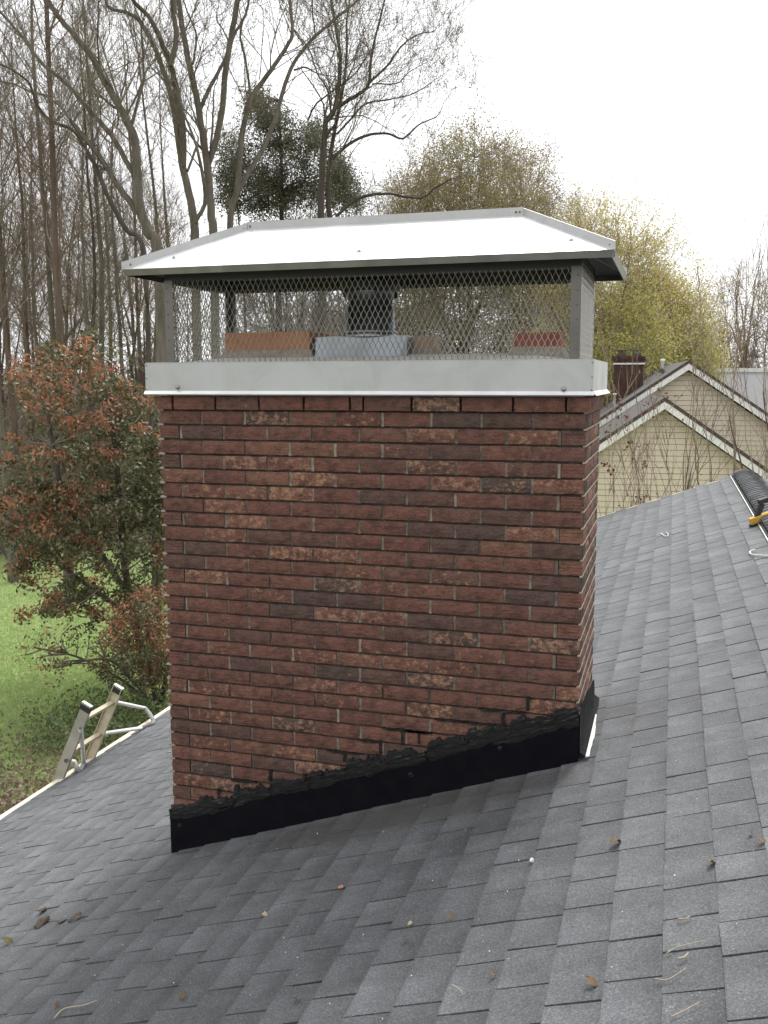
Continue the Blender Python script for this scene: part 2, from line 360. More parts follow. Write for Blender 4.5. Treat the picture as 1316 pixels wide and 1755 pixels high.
def leaf_cloud(g, rng, c, nrm, L, W, up=None):
    """rhombic leaves: centres c (n,3), scale arrays L, W"""
    k = len(c); a = rng.normal(size=(k, 3)); a /= np.linalg.norm(a, axis=1, keepdims=True)
    b = rng.normal(size=(k, 3)) if up is None else np.asarray(up)+rng.normal(size=(k, 3))*.6
    b = np.cross(a, b); b /= np.linalg.norm(b, axis=1, keepdims=True)+1e-9
    L = np.broadcast_to(L, (k,))[:, None]; W = np.broadcast_to(W, (k,))[:, None]
    v = np.stack([c-a*L*.5, c+b*W*.5-a*L*.05, c+a*L*.5, c-b*W*.5-a*L*.05], 1).reshape(-1, 3)
    g.add(v, np.arange(4*k).reshape(-1, 4))

# blades of grass over the part of the lawn that shows beside the roof
rng = np.random.default_rng(3)
def scatter_ground(k, poly_px):
    P = []
    us, vs = zip(*poly_px)
    while len(P) < k:
        u = rng.uniform(min(us), max(us)); v = min(vs)+(max(vs)-min(vs))*rng.uniform()**1.0
        q = hitg(u, v); P.append(q)
    return np.array(P)
def blades(P, h, wd, name, mt, label, cat):
    k = len(P); hh = h*rng.uniform(.5, 1.3, k); th = rng.uniform(0, 6.28, k); d = np.stack([np.cos(th), np.sin(th), 0*th], -1)
    ln = rng.normal(size=(k, 3))*.45; ln[:, 2] = 1; tip = P+ln*hh[:, None]
    g = G(); g.add(np.stack([P-d*wd, P+d*wd, tip], 1).reshape(-1, 3), t=np.arange(3*k).reshape(-1, 3))
    return tag(g.build(name, mt), label, cat, kind='stuff')
P = scatter_ground(70000, [(-120, 930), (330, 1370)])
s_p = P[:, 0]*-.6+P[:, 1]*.8
P = P[(s_p > 10.8+rng.normal(size=len(P))*1.1) & (s_p < 29+rng.normal(size=len(P))*1.6)]
blades(P, .07, .012, 'lawn_grass', M['grass'], 'short bright green lawn grass beyond the eave and below the copper-leaved bush', 'grass')
P = scatter_ground(9000, [(-80, 1200), (330, 1420)])
s_p = P[:, 0]*-.6+P[:, 1]*.8; P = P[s_p < 11.8+rng.normal(size=len(P))]
g = G(); leaf_cloud(g, rng, P+np.stack([0*s_p[:len(P)], 0*s_p[:len(P)], rng.uniform(.01, .06, len(P))], -1), None, rng.uniform(.05, .12, len(P)), .05)
tag(g.build('leaf_litter', M['litter']), 'dry tan leaf litter strewn on the ground below the eave', 'leaf litter', kind='stuff')
P = scatter_ground(6000, [(40, 1190), (330, 1300)])
P = P[rng.uniform(size=len(P)) < np.clip(1.2-np.hypot((P[:, 0]+6.6)/1.8, (P[:, 1]-9.8)/2.4), 0, 1)]
P[:, 2] += rng.uniform(.02, .55, len(P))*rng.uniform(.3, 1, len(P))
g = G(); leaf_cloud(g, rng, P, None, rng.uniform(.05, .11, len(P)), .045)
tag(g.build('ground_cover', M['leaf_weed']), 'low tangle of green weeds growing behind the ladder', 'weeds', kind='stuff')

# ================================================================== the house whose roof we stand on
TH = math.atan(RM); EAVE, RIDGE, Y0, Y1 = -2.175, 3.12, -6.0, 8.72
XR2 = 2*RIDGE-EAVE
house = empty('house', (0, 0, GZ), 'brick-walled house under a grey shingled roof that carries the chimney', 'house')
def hp(o): o.location = (o.location[0], o.location[1], o.location[2]-GZ); return o      # children keep world coordinates
g = G(); zr = roofz(RIDGE); ze = roofz(EAVE); T = .14
for sgn in (0, 1):
    x0, x1 = (EAVE, RIDGE) if not sgn else (XR2, RIDGE)
    a = [(x0, Y0, ze-T), (x1, Y0, zr-T), (x1, Y1, zr-T), (x0, Y1, ze-T), (x0, Y0, ze), (x1, Y0, zr), (x1, Y1, zr), (x0, Y1, ze)]
    if sgn: a = [a[i] for i in (1, 0, 3, 2, 5, 4, 7, 6)]
    g.hexa(a)
roof = hp(g.build('roof', M['underlay'], house))
roof['label'] = 'grey asphalt shingled gable roof'
g = G(); g.box(EAVE+.45, XR2-.45, Y0+.35, Y1-.35, GZ, ze-.05)
g.add([(EAVE+.45, Y1-.35, ze-.05), (XR2-.45, Y1-.35, ze-.05), (RIDGE, Y1-.35, zr-.2)], t=[(0, 2, 1)])
hp(g.build('wall', M['far_brick'], house))
def rp(o): return o                                                     # children of the roof: roof sits at the world origin
g = G(); g.box(EAVE-.022, EAVE-.004, Y0, Y1+.01, ze-.17, ze+.004); rp(g.build('fascia', M['cream_trim'], roof))
g = G(); g.hexa([(EAVE-.034, Y0, ze-.002), (EAVE+.05, Y0, roofz(EAVE+.05)+.001), (EAVE+.05, Y1, roofz(EAVE+.05)+.001), (EAVE-.034, Y1, ze-.002),
                 (EAVE-.034, Y0, ze+.008), (EAVE+.05, Y0, roofz(EAVE+.05)+.004), (EAVE+.05, Y1, roofz(EAVE+.05)+.004), (EAVE-.034, Y1, ze+.008)])
rp(g.build('drip_edge', M['cream_trim'], roof))
for sgn in (0, 1):
    g = G(); x0, x1 = (EAVE, RIDGE) if not sgn else (XR2, RIDGE)
    c = [(x0, Y1+.003, ze-.16), (x1, Y1+.003, zr-.16), (x1, Y1+.03, zr-.16), (x0, Y1+.03, ze-.16), (x0, Y1+.003, ze+.006), (x1, Y1+.003, zr+.006), (x1, Y1+.03, zr+.006), (x0, Y1+.03, ze+.006)]
    if sgn: c = [c[i] for i in (1, 0, 3, 2, 5, 4, 7, 6)]
    g.hexa(c); rp(g.build('rake_board', M['cream_trim'], roof))

# shingle tabs: x up the slope from the butt edge, y along the course
EXPO = .148
def tab_verts(wd, rng, thick=.0):
    j = lambda s: rng.uniform(-s, s)
    t0 = .0078+thick; t1 = .0052+thick*.2; L = .185
    return [(j(.002), j(.001), .002), (L, 0, 0), (L, wd, 0), (j(.002), wd+j(.001), .002), (j(.002), j(.001), t0+j(.0012)), (L, 0, t1-.002), (L, wd, t1-.002), (j(.002), wd+j(.001), t0+j(.0012))]
rng = np.random.default_rng(11)
WID = [.145, .155, .165, .175, .185, .2, .212, .225, .24, .255]
tabs = []
ct, st_ = math.cos(TH), math.sin(TH)
ncourse = int((RIDGE-EAVE)/ct/EXPO)
for i in range(ncourse):
    s0 = i*EXPO-.012; y = Y0+.004+rng.uniform(-.2, 0)*0
    while y < Y1-.06:
        k = int(rng.integers(len(WID))); wd = WID[k]
        x = EAVE+s0*ct; z = ze+s0*st_
        cx = x+.08*ct
        if not (0.02 < cx < 1.86 and .02 < y < .62 and .0 < y+wd*.5 < .70):
            tabs.append((x, y, z, k, bool(rng.uniform() < .45)))
        y += wd+.0072
meshes = {}
for k, wd in enumerate(WID):
    for hi in (False, True):
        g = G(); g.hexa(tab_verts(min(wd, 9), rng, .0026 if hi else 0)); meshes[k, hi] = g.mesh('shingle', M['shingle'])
def show(t):
    u, v, z = project((t[0]+.07, t[1]+.1, t[2]+.02))
    if z < .3 or not (-20 < u < 1336 and 700 < v < 1790): return 1e6+z
    if 290 < u < 1000 and v < 1300: return 1e5+z
    return z*z
tabs.sort(key=show)
for i, (x, y, z, k, hi) in enumerate(tabs[:300]):
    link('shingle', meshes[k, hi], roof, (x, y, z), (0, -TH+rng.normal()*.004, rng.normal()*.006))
g = G()
def add_field(tabs, g, flip=False):
    for (x, y, z, k, hi) in tabs:
        v = np.array(tab_verts(WID[k], rng, .0026 if hi else 0))
        wv = np.stack([v[:, 0]*ct-v[:, 2]*st_, v[:, 1], v[:, 0]*st_+v[:, 2]*ct], -1)+np.array([x, y, z])
        if flip: wv[:, 0] = 2*RIDGE-wv[:, 0]; wv = wv[[1, 0, 3, 2, 5, 4, 7, 6]]
        g.hexa(wv)
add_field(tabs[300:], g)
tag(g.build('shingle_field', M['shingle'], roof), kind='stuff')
g = G(); add_field([t for t in tabs if t[1] > 1.5], g, True)
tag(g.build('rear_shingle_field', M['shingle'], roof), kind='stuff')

# ridge vent and its bent cap shingles
g = G()
for s in (-1, 1):
    xe = RIDGE+s*.155
    g.box(min(xe, RIDGE+s*.02), max(xe, RIDGE+s*.02), -2, Y1-.02, roofz(RIDGE-.155)+.01, roofz(RIDGE-.155)+.032)
g.box(RIDGE-.06, RIDGE+.06, -2, Y1-.02, zr-.01, zr+.035)
g.build('ridge_vent', M['black'], roof)
for s in (-1, 1):
    g = G(); xe = RIDGE+s*.163; g.box(xe-.004, xe+.004, -2, Y1-.02, roofz(RIDGE-.163)+.008, roofz(RIDGE-.163)+.022)
    g.build('vent_flange', M['steel'], roof)
def cap_mesh(sd):
    rg = np.random.default_rng(sd); g = G(); prof = []
    for a in np.linspace(-1, 1, 11):
        prof.append((a*.148, zr+.052-.052*abs(a)**1.6-.0*a))
    prof = np.array(prof); k = len(prof); L = .20; v = []
    for yy, dz in ((0, .012), (L, .001)):
        for lay in (0, -.005):
            for (x, z) in prof: v.append((x+rg.normal()*.0007, yy+rg.normal()*.0015, z+dz+lay-zr))
    q = []
    for i in range(k-1): q += [(i, i+1, 2*k+i+1, 2*k+i), (k+i+1, k+i, 3*k+i, 3*k+i+1), (k+i, k+i+1, i+1, i)]
    q += [(k, 0, 2*k, 3*k), (k-1, 2*k-1, 4*k-1, 3*k-1)]
    g.add(v, q); return g.mesh('ridge_cap', M['cap_shingle'], True)
caps = [cap_mesh(s) for s in range(4)]
y = -1.0; i = 0
while y < Y1-.2:
    link('ridge_cap', caps[i % 4], roof, (RIDGE, y, zr)); y += .146; i += 1

# ================================================================== chimney
BL, CR, JT, BH, BD = .2127, .06645, .0108, .0568, .0965
CW, CD = 9*BL, 3.5*BL
chim = empty('chimney', (0, 0, roofz(.9)), 'wide red brick chimney with black tarred flashing rising through the grey shingled roof', 'chimney')
CO = -roofz(.9)
def cp(o): o.location = (o.location[0], o.location[1], o.location[2]+CO); return o
def brick_mesh(L, sd, face='brick'):
    """front face at y=0 looking to -y, origin at the left bottom front corner"""
    rg = np.random.default_rng(sd); nx = max(3, int(round(L/.034))); nz = 3; g = G()
    xs = np.linspace(0, L, nx+1); zs = np.linspace(0, BH, nz+1)
    V = []
    for j, z in enumerate(zs):
        for i, x in enumerate(xs):
            ex = i in (0, nx); ez = j in (0, nz)
            yy = rg.uniform(-.0022, .0016) + (.0035 if ex or ez else 0) + (.002 if ex and ez else 0)
            xx = x+(rg.uniform(-.004, .004) if not ex else rg.uniform(-.0012, .0012)); zz = z+(rg.uniform(-.003, .003) if not ez else rg.uniform(-.0013, .0010))
            V.append((xx, yy, zz))
    k = nx+1
    q = [(j*k+i, j*k+i+1, (j+1)*k+i+1, (j+1)*k+i) for j in range(nz) for i in range(nx)]
    g.add(V, q)
    # the body behind the face
    o = g.n
    ring = [i for i in range(k)] + [j*k+nx for j in range(1, nz+1)] + [nz*k+i for i in range(nx-1, -1, -1)] + [j*k for j in range(nz-1, 0, -1)]
    B = [(V[i][0], BD, V[i][2]) for i in ring]
    g.v.append(np.array(B)); g.n += len(B); nr = len(ring)
    qq = [(ring[a], o+a, o+(a+1) % nr, ring[(a+1) % nr]) for a in range(nr)]
    endf = []
    for a in range(nr):
        x0, x1 = V[ring[a]][0], V[ring[(a+1) % nr]][0]
        endf.append(1 if (max(x0, x1) < .004 or min(x0, x1) > L-.004) else 0)
    g.q.append(np.array(qq)); g.qm.append(np.array(endf))
    return g.mesh('brick', [M['brick'], M['brick_end']])
full = [brick_mesh(BL-JT, s) for s in range(12)]
rng = np.random.default_rng(5)
def ftop(x): return roofz(x)+.225                   # top of the flashing band on the front
bricks = 0; stuff = []
def put(me, x, y, z, rz, keep=True):
    global bricks
    jx = rng.normal()*.0012
    if keep and bricks < 300:
        cp(link('brick', me, chim, (x, y, z), (rng.normal()*.004, rng.normal()*.004, rz+rng.normal()*.006))); bricks += 1
    else: stuff.append((me, x, y, z, rz))
# top corbelled course, with the one short closer brick
edges = [-.016]+[hity(u, 690, -.014)[0] for u in (295, 368, 443, 520, 599, 622, 705, 789, 879, 970)]+[CW+.016]
zb = -CR+.004
for i in range(len(edges)-1):
    put(brick_mesh(edges[i+1]-edges[i]-JT, 40+i), edges[i]+JT*.5, -.016+rng.normal()*.001, zb, 0)
NR = 34
for k in range(2, NR+1):
    z = -k*CR+.005; zt = -(k-1)*CR
    if k % 2 == 0: xs = [(i*BL+JT*.5, full[int(rng.integers(12))]) for i in range(9)]
    else: xs = [(BL*.5+i*BL+JT*.5, full[int(rng.integers(12))]) for i in range(8)]
    for x, me in xs:
        if zt > ftop(x)-.03: put(me, x, rng.normal()*.0012, z, 0)
    # side bricks: right face looks to +x, left face to -x
    for side in (1, 0):
        ys = [BL*.5+i*BL for i in range(3)] if k % 2 == 0 else [i*BL for i in range(3)]
        for j, y in enumerate(ys):
            vis = (side == 1 and zt > roofz(CW)+.05) or (j == 0 and k % 2 == 1 and zt > ftop(side*CW)-.04)
            me = full[int(rng.integers(12))]
            if side: put(me, CW, y+JT*.5, z, math.pi/2, vis)
            elif zt > roofz(0): put(me, 0, y+BL-JT*.5, z, -math.pi/2, vis)
    for i in range(9):                               # back face
        x = i*BL+BL-JT*.5 if k % 2 else i*BL+BL*.5
        if zt > roofz(x): stuff.append((full[i], min(x, CW), CD, z, math.pi))
for side in (0, 1):                                  # the corbel course along the sides and the back
    for j in range(3):
        stuff.append((full[j], CW+.016 if side else -.016, (j*BL+.09) if side else (j*BL+.09+BL), zb, math.pi/2 if side else -math.pi/2))
g = G()
for me, x, y, z, rz in stuff:
    v = np.empty(len(me.vertices)*3, np.float32); me.vertices.foreach_get('co', v); v = v.reshape(-1, 3)
    q = np.empty(len(me.polygons)*4, np.int32); me.polygons.foreach_get('vertices', q) if hasattr(me.polygons[0], 'vertices') and False else me.loops.foreach_get('vertex_index', q)
    c, s = math.cos(rz), math.sin(rz)
    g.add(np.stack([v[:, 0]*c-v[:, 1]*s+x, v[:, 0]*s+v[:, 1]*c+y, v[:, 2]+z], -1), q.reshape(-1, 4))
cp(tag(g.build('brick_courses', M['brick'], chim), kind='stuff'))
g = G(); g.box(.004, CW-.0035, .0145, CD-.004, roofz(0)-.2, -.004)
cp(g.build('mortar', M['mortar'], chim))
g = G()                                              # mortar squeezed out at the left and right corners
for k in range(1, NR):
    z = -k*CR
    if z > ftop(0)-.01:
        for _ in range(1):
            a = rng.uniform(.010, .022); g.hexa([(-.006-rng.uniform(0, .004), .001, z-.004), (a, .003, z-.004), (a, .03, z-.004), (-.006, .05, z-.004), (-.005, .001, z+.005), (a, .003, z+.004), (a, .03, z+.004), (-.006, .05, z+.005)])
    if z > roofz(CW)+.1:
        g.hexa([(CW-.012, .004, z-.004), (CW-.001, .004, z-.003), (CW-.001, CD-.02, z-.003), (CW-.012, CD-.02, z-.003), (CW-.012, .004, z+.0028), (CW-.001, .004, z+.0028), (CW-.001, CD-.02, z+.0028), (CW-.012, CD-.02, z+.0028)])
cp(tag(g.build('mortar_joint', M['mortar_pale'], chim), kind='stuff'))
g = G()                                              # tooled head joints between the front bricks
for k in range(2, NR):
    z = -k*CR
    for i in range(10):
        x = i*BL if k % 2 == 0 else BL*.5+i*BL
        if not (.05 < x < CW-.05) or z < ftop(x)-.06: continue
        yy = .0065+rng.uniform(-.002, .006); a = JT*.5+.001; b = rng.uniform(-.001, .001)
        g.box(x-a+b, x+a+b, yy, .016, z+.0035+rng.uniform(-.001, .001), z+CR-.0055+rng.uniform(-.002, .001))
cp(tag(g.build('head_joint', M['mortar_head'], chim), kind='stuff'))
# cement crown
g = G(); g.box(.03, CW-.03, .03, CD-.03, -.03, .135)
g.hexa([(.0, .0, .136), (CW, .0, .136), (CW, CD, .136), (.0, CD, .136), (.30, .25, .178), (CW-.30, .25, .178), (CW-.30, CD-.25, .178), (.30, CD-.25, .178)])
cp(g.build('crown', M['crown'], chim))

# black flashing band, its tar bead and tar drawn into the joints
def strip(y0, y1, zlo, zhi, x0, x1, k, wave=0.0, seed=1):
    rg = np.random.default_rng(seed); g = G(); xs = np.linspace(x0, x1, k+1); V = []; q = []
    ph = rg.uniform(0, 6.28, 4)
    for i, x in enumerate(xs):
        dy = wave*(math.sin(x*5+ph[0])+.6*math.sin(x*13+ph[1]))
        V += [(x, y0+dy, zlo(x)), (x, y0+dy, zhi(x)), (x, y1, zhi(x)), (x, y1, zlo(x))]
    for i in range(k):
        a, b = 4*i, 4*i+4
        q += [(a, b, b+1, a+1), (a+1, b+1, b+2, a+2), (a+2, b+2, b+3, a+3), (a+3, b+3, b, a)]
    q += [(0, 1, 2, 3), (4*k, 4*k+3, 4*k+2, 4*k+1)]
    g.add(V, q); return g
cp(strip(-.016, .012, lambda x: roofz(x)-.06, lambda x: ftop(x)-.03, -.005, CW+.004, 60, .0018).build('flashing', M['flash'], chim))
rg = np.random.default_rng(21)
nx, nz = 300, 9
xs = np.linspace(-.004, CW+.004, nx+1)
_T = {}
def n1(x, f, sd):
    t = _T.get(sd);
    if t is None: t = _T[sd] = np.random.default_rng(sd).uniform(-1, 1, 4000)
    xx = (x+3)*f; i = int(xx); a = xx-i; a = a*a*(3-2*a); return t[i]*(1-a)+t[i+1]*a
V = []
for i, x in enumerate(xs):
    env = .35+.65*min(1, max(0, (x-.05)/.25)) if x < 1.6 else 1-.55*min(1, (x-1.6)/.3)
    stepz = (-((-(ftop(x)))//CR)*CR if False else 0)
    top = .012+env*(.008+.010*n1(x, 5, 1)+.014*n1(x, 26, 2)+.011*n1(x, 95, 3))
    # follow the bed joints: the smear climbs to the joint above and falls back
    frac = ((ftop(x)+2*CR*20) % CR)/CR
    top += env*.046*(.55-frac)
    bot = -.058+.012*n1(x, 9, 4)+.006*n1(x, 40, 5)
    for j in range(nz+1):
        t = j/nz; zz = ftop(x)-.005+bot+(top-bot)*t
        prof = (1-(2*t-1)**2)**.5*.004+.0035*n1(x*.6+t*.05, 26, 60+j)+.0022*n1(x+t*.1, 60, 80+j)
        V.append((x+.012*n1(x+t, 18, 15)*(t-.3), (-.0165-max(.0005, prof) if 0 < j < nz else (-.0155 if j == 0 else -.001)), zz))
k = nz+1
q = [(i*k+j, (i+1)*k+j, (i+1)*k+j+1, i*k+j+1) for i in range(nx) for j in range(nz)]
g = G(); g.add(V, q); tb = cp(g.build('tar_bead', M['tar'], chim, True)); tb['label'] = 'ragged brushed tar along the top of the flashing'
for u, v0, v1 in ((463, 1320, 1342), (521, 1328, 1352), (545, 1346, 1360), (652, 1268, 1292), (690, 1248, 1275), (718, 1256, 1274), (862, 1216, 1244), (905, 1194, 1218), (591, 1290, 1305), (375, 1352, 1372)):
    a = hity(u, v0, 0); b = hity(u, v1, 0); g = G(); wd = rg.uniform(.0045, .0075)
    V = []
    for t in np.linspace(0, 1, 6):
        x = a[0]+(b[0]-a[0])*t+rg.normal()*.0008; z = a[2]+(b[2]-a[2])*t; ww = wd*rg.uniform(.75, 1.25)
        V += [(x-ww, -.0035, z), (x+ww, -.0035, z), (x+ww, .012, z), (x-ww, .012, z)]
    q = []
    for i in range(5):
        s = 4*i; q += [(s+c, s+(c+1) % 4, s+4+(c+1) % 4, s+4+c) for c in range(4)]
    q += [(0, 3, 2, 1), (20, 21, 22, 23)]
    g.add(V, q); cp(g.build('tar_smear', M['tar'], chim))
for u0, u1, v0, v1 in ((395, 440, 1331, 1341), (560, 620, 1284, 1290), (612, 655, 1258, 1270), (655, 735, 1244, 1250), (690, 740, 1250, 1258), (785, 850, 1232, 1238), (820, 900, 1213, 1219), (745, 800, 1240, 1243)):
    a = hity(u0, v0, 0); b = hity(u1, v1, 0); z = round((a[2]+b[2])/2/CR)*CR; g = G(); V = []
    for t in np.linspace(0, 1, 9):
        x = a[0]+(b[0]-a[0])*t; hh = rg.uniform(.003, .0075)*(1-abs(2*t-1)**4+.15); dz = rg.normal()*.0015
        V += [(x, -.004, z-hh+dz), (x, .010, z-hh+dz), (x, .010, z+hh+dz), (x, -.004, z+hh+dz)]
    q = [(4*i+c, 4*i+4+c, 4*i+4+(c+1) % 4, 4*i+(c+1) % 4) for i in range(8) for c in range(4)]+[(0, 1, 2, 3), (32, 35, 34, 33)]
    g.add(V, q); cp(g.build('tar_smear', M['tar'], chim))
for u, v in ((704, 1328), (857, 1282), (308, 1415), (536, 1340)):
    a = hity(u, v, -.016); g = G(); g.lathe([(.0, .006), (.006, .005), (.011, .0015), (.013, 0)], 9)
    o = cp(g.build('tarred_nail', M['tar'], chim, True, tuple(a), (math.pi/2, rg.uniform(0, 6), 0)))
# upslope flashing on the right side with its white-painted edge
zf = roofz(CW)
g = G(); V = []; nseg = 14
for i in range(nseg+1):
    y = -.012+(CD+.02)*i/nseg; h = .235*(1-.45*(i/nseg))+rg.normal()*.006
    xo = CW+.006+.004*rg.normal()*.4
    V += [(CW+.003, y, zf+h), (xo, y, zf+h-.012), (CW+.010+rg.normal()*.001, y, zf+.05), (CW+.035+rg.normal()*.002, y, roofz(CW+.035)+.022)]
g.add(V, [(4*i+c, 4*i+c+1, 4*i+5+c, 4*i+4+c) for i in range(nseg) for c in range(3)])
cp(g.build('side_flashing', M['tar_grey'], chim, True))
g = G(); V = []
for i in range(13):
    y = -.014+.52*i/12; wd = .016*(1 if i < 8 else max(.25, 1-(i-7)*.16))*rg.uniform(.8, 1.2); x = CW+.034
    V += [(x, y, roofz(x)+.019), (x+wd, y, roofz(x+wd)+.019), (x+wd, y, roofz(x+wd)+.024), (x, y, roofz(x)+.027)]
g.add(V, [(4*i+c, 4*i+(c+1) % 4, 4*i+4+(c+1) % 4, 4*i+4+c) for i in range(12) for c in range(4)]+[(0, 3, 2, 1), (48, 49, 50, 51)])
cp(g.build('flashing_edge', M['white_paint'], chim))

# ================================================================== chimney cap
cap = empty('chimney_cowl', (0, 0, 0), 'stainless steel chimney cowl with a pale hipped hood and diamond mesh sides', 'chimney cowl')
SX0, SX1, SY0, SY1 = -.045, CW+.024, -.030, CD+.030
g = G()
TH_ = .0035
for (a, b, c, d) in ((SX0, SX1, SY0, SY0+TH_), (SX0, SX1, SY1-TH_, SY1), (SX0, SX0+TH_, SY0+TH_, SY1-TH_), (SX1-TH_, SX1, SY0+TH_, SY1-TH_)):
    g.box(a, b, c, d, .004, .142)
g.box(SX0+.002, SX1-.002, SY0+.002, SY0+.05, .1425, .1455); g.box(SX0+.002, SX1-.002, SY1-.05, SY1-.002, .1425, .1455)
g.box(SX0+.002, SX0+.05, SY0+.05, SY1-.05, .1425, .1455); g.box(SX1-.05, SX1-.002, SY0+.05, SY1-.05, .1425, .1455)
skirt = g.build('skirt', M['steel'], cap)
g = G()
g.hexa([(SX0-.004, SY0-.012, .002), (SX1+.004, SY0-.012, .002), (SX1+.004, SY0-.001, .010), (SX0-.004, SY0-.001, .010), (SX0-.004, SY0-.014, .006), (SX1+.004, SY0-.014, .006), (SX1+.004, SY0-.001, .020), (SX0-.004, SY0-.001, .020)])
g.hexa([(SX1+.001, SY0, .010), (SX1+.014, SY0, .002), (SX1+.014, SY1, .002), (SX1+.001, SY1, .010), (SX1+.001, SY0, .020), (SX1+.014, SY0, .006), (SX1+.014, SY1, .006), (SX1+.001, SY1, .020)])
g.build('drip_lip', M['steel_bright'], skirt)
for u, v in ((304, 664), (966, 667)):
    q = hity(u, v, SY0-.001); g = G(); g.lathe([(0, .008), (.006, .007), (.0095, .004), (.0105, 0)], 10); g.build('screw', M['screw'], skirt, True, tuple(q), (math.pi/2, 0, 0))
for x in (SX1-.006, SX0+.006):
    for z in (.025, .075, .132):
        g = G(); g.lathe([(0, .0015), (.0028, .001), (.003, 0)], 8); g.build('rivet', M['rust'], skirt, True, (x, SY0-.0005, z), (math.pi/2, 0, 0))
# posts: bent angles with rivet holes
CX0, CX1, CY0, CY1, CZ0, CZ1 = .038, 1.878, .018, .665, .143, .508
for (x, sx) in ((CX0, 1), (CX1, -1)):
    for (y, sy) in ((CY0, 1), (CY1, -1)):
        g = G()
        g.box(min(x, x+sx*.041), max(x, x+sx*.041), min(y, y+sy*.003), max(y, y+sy*.003), CZ0, CZ1)
        g.box(min(x, x+sx*.003), max(x, x+sx*.003), min(y+sy*.003, y+sy*.041), max(y+sy*.003, y+sy*.041), CZ0, CZ1)
        po = g.build('post', M['post'], cap)
        if sy == 1:
            for i in range(6):
                g = G(); g.lathe([(0, .002), (.003, .0015), (.0035, 0)], 8); g.build('rivet', M['rust'], po, True, (x+sx*.014, y-.0005, CZ0+.045+i*.057), (math.pi/2, 0, 0))
# expanded metal: zigzag strands that meet at the nodes of 25 x 51 mm diamonds
def screen(name, L, H, place):
    g = G(); k = int(L/.0127); dz = .0257; rows = int(H/dz)
    for i in range(k+1):
        x = i*.0127; P = []
        for j in range(rows+1):
            s = 1 if (i+j) % 2 == 0 else -1
            nx_ = x+s*.0050
            if j > 0: P.append(((x), (j-.5)*dz, 0))
            P.append((nx_, j*dz-.0045, .0010*s)); P.append((nx_, j*dz+.0045, -.0010*s))
        P = np.array(P); W = place(P[:, 0], P[:, 1], P[:, 2])
        g.tube(W, .0015, 4)
    return g.build(name, M['wire'], cap)
LZ = CZ0-.010
screen('mesh_screen', CX1-CX0-.05, CZ1-LZ+.02, lambda a, z, o: np.stack([CX0+.03+a, CY0+.008+o, LZ+z], -1))
screen('mesh_screen', CX1-CX0-.05, CZ1-LZ+.02, lambda a, z, o: np.stack([CX0+.03+a, CY1-.008+o, LZ+z], -1))
screen('mesh_screen', CY1-CY0-.05, CZ1-LZ+.02, lambda a, z, o: np.stack([CX0+.008+o, CY0+.03+a, LZ+z], -1))
screen('mesh_screen', CY1-CY0-.05, CZ1-LZ+.02, lambda a, z, o: np.stack([CX1-.002+o, CY0+.03+a, LZ+z], -1))
# the hood
HX0, HX1, HY0, HY1, HZ, RZ = -.098, 2.010, -.105, .80, .548, .768
RX0, RX1, RY = .295, 1.588, .36
g = G(); t = .003
base = [(HX0, HY0, HZ), (HX1, HY0, HZ), (HX1, HY1, HZ), (HX0, HY1, HZ)]; ra, rb = (RX0, RY, RZ), (RX1, RY, RZ)
for dz in (0, -t):
    V = [(x, y, z+dz) for x, y, z in base+[ra, rb]]
    F = [(0, 1, 5, 4), (2, 3, 4, 5)]; T3 = [(1, 2, 5), (3, 0, 4)]
    if dz: F = [f[::-1] for f in F]; T3 = [f[::-1] for f in T3]
    if dz:
        gi = G(); gi.add(V, F, T3)
    else: g.add(V, F, T3)
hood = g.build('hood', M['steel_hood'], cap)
gi.build('hood_inside', M['hood_shade'], hood)
g = G(); h = .026
for a, b in ((0, 1), (1, 2), (2, 3), (3, 0)):
    p0, p1 = np.array(base[a]), np.array(base[b]); d = (p1-p0)/np.linalg.norm(p1-p0); nrm = np.array([d[1], -d[0], 0])
    o0, o1 = p0+nrm*.001, p1+nrm*.001; i0, i1 = p0-nrm*.002+d*.002, p1-nrm*.002-d*.002
    dn = np.array([0, 0, -h])+nrm*-.010
    g.hexa([o0+dn, o1+dn, i1+dn, i0+dn, o0+[0, 0, .001], o1+[0, 0, .001], i1+[0, 0, -.004], i0+[0, 0, -.004]])
g.build('drip_edge', M['steel_post'], hood)
def seam(p0, p1, hgt=.032, ext=.0):
    p0, p1 = np.array(p0), np.array(p1); d = (p1-p0)/np.linalg.norm(p1-p0); s = np.cross(d, [0, 0, 1]); s /= np.linalg.norm(s)
    g = G(); a, b = p0-d*ext, p1+d*ext; w_ = s*.0022; up = np.array([0, 0, hgt]); dn = np.array([0, 0, -.004])
    g.hexa([a-w_+dn, b-w_+dn, b+w_+dn, a+w_+dn, a-w_+up, b-w_+up, b+w_+up, a+w_+up])
    return g.build('seam', M['steel_seam'], hood)
seam(ra, rb, .034, .004)
for p0, e in ((base[0], ra), (base[1], rb), (base[2], rb), (base[3], ra)):
    seam(p0, tuple(np.array(e)-(np.array(e)-np.array(p0))*.012), .032)
def on_hood(u, v):                                   # front panel plane
    nrm = np.cross(np.array(base[1])-np.array(base[0]), np.array(ra)-np.array(base[0])); r = ray(u, v)
    return CAM+r*((nrm@(np.array(base[0])-CAM))/(nrm@r))
for u, v in ((299, 442), (616, 431), (979, 412)):
    q = on_hood(u, v); g = G(); g.lathe([(0, .009), (.005, .008), (.006, .003), (.011, .002), (.012, -.002)], 10); g.build('screw', M['screw'], hood, True, tuple(q), (R(25), 0, 0))
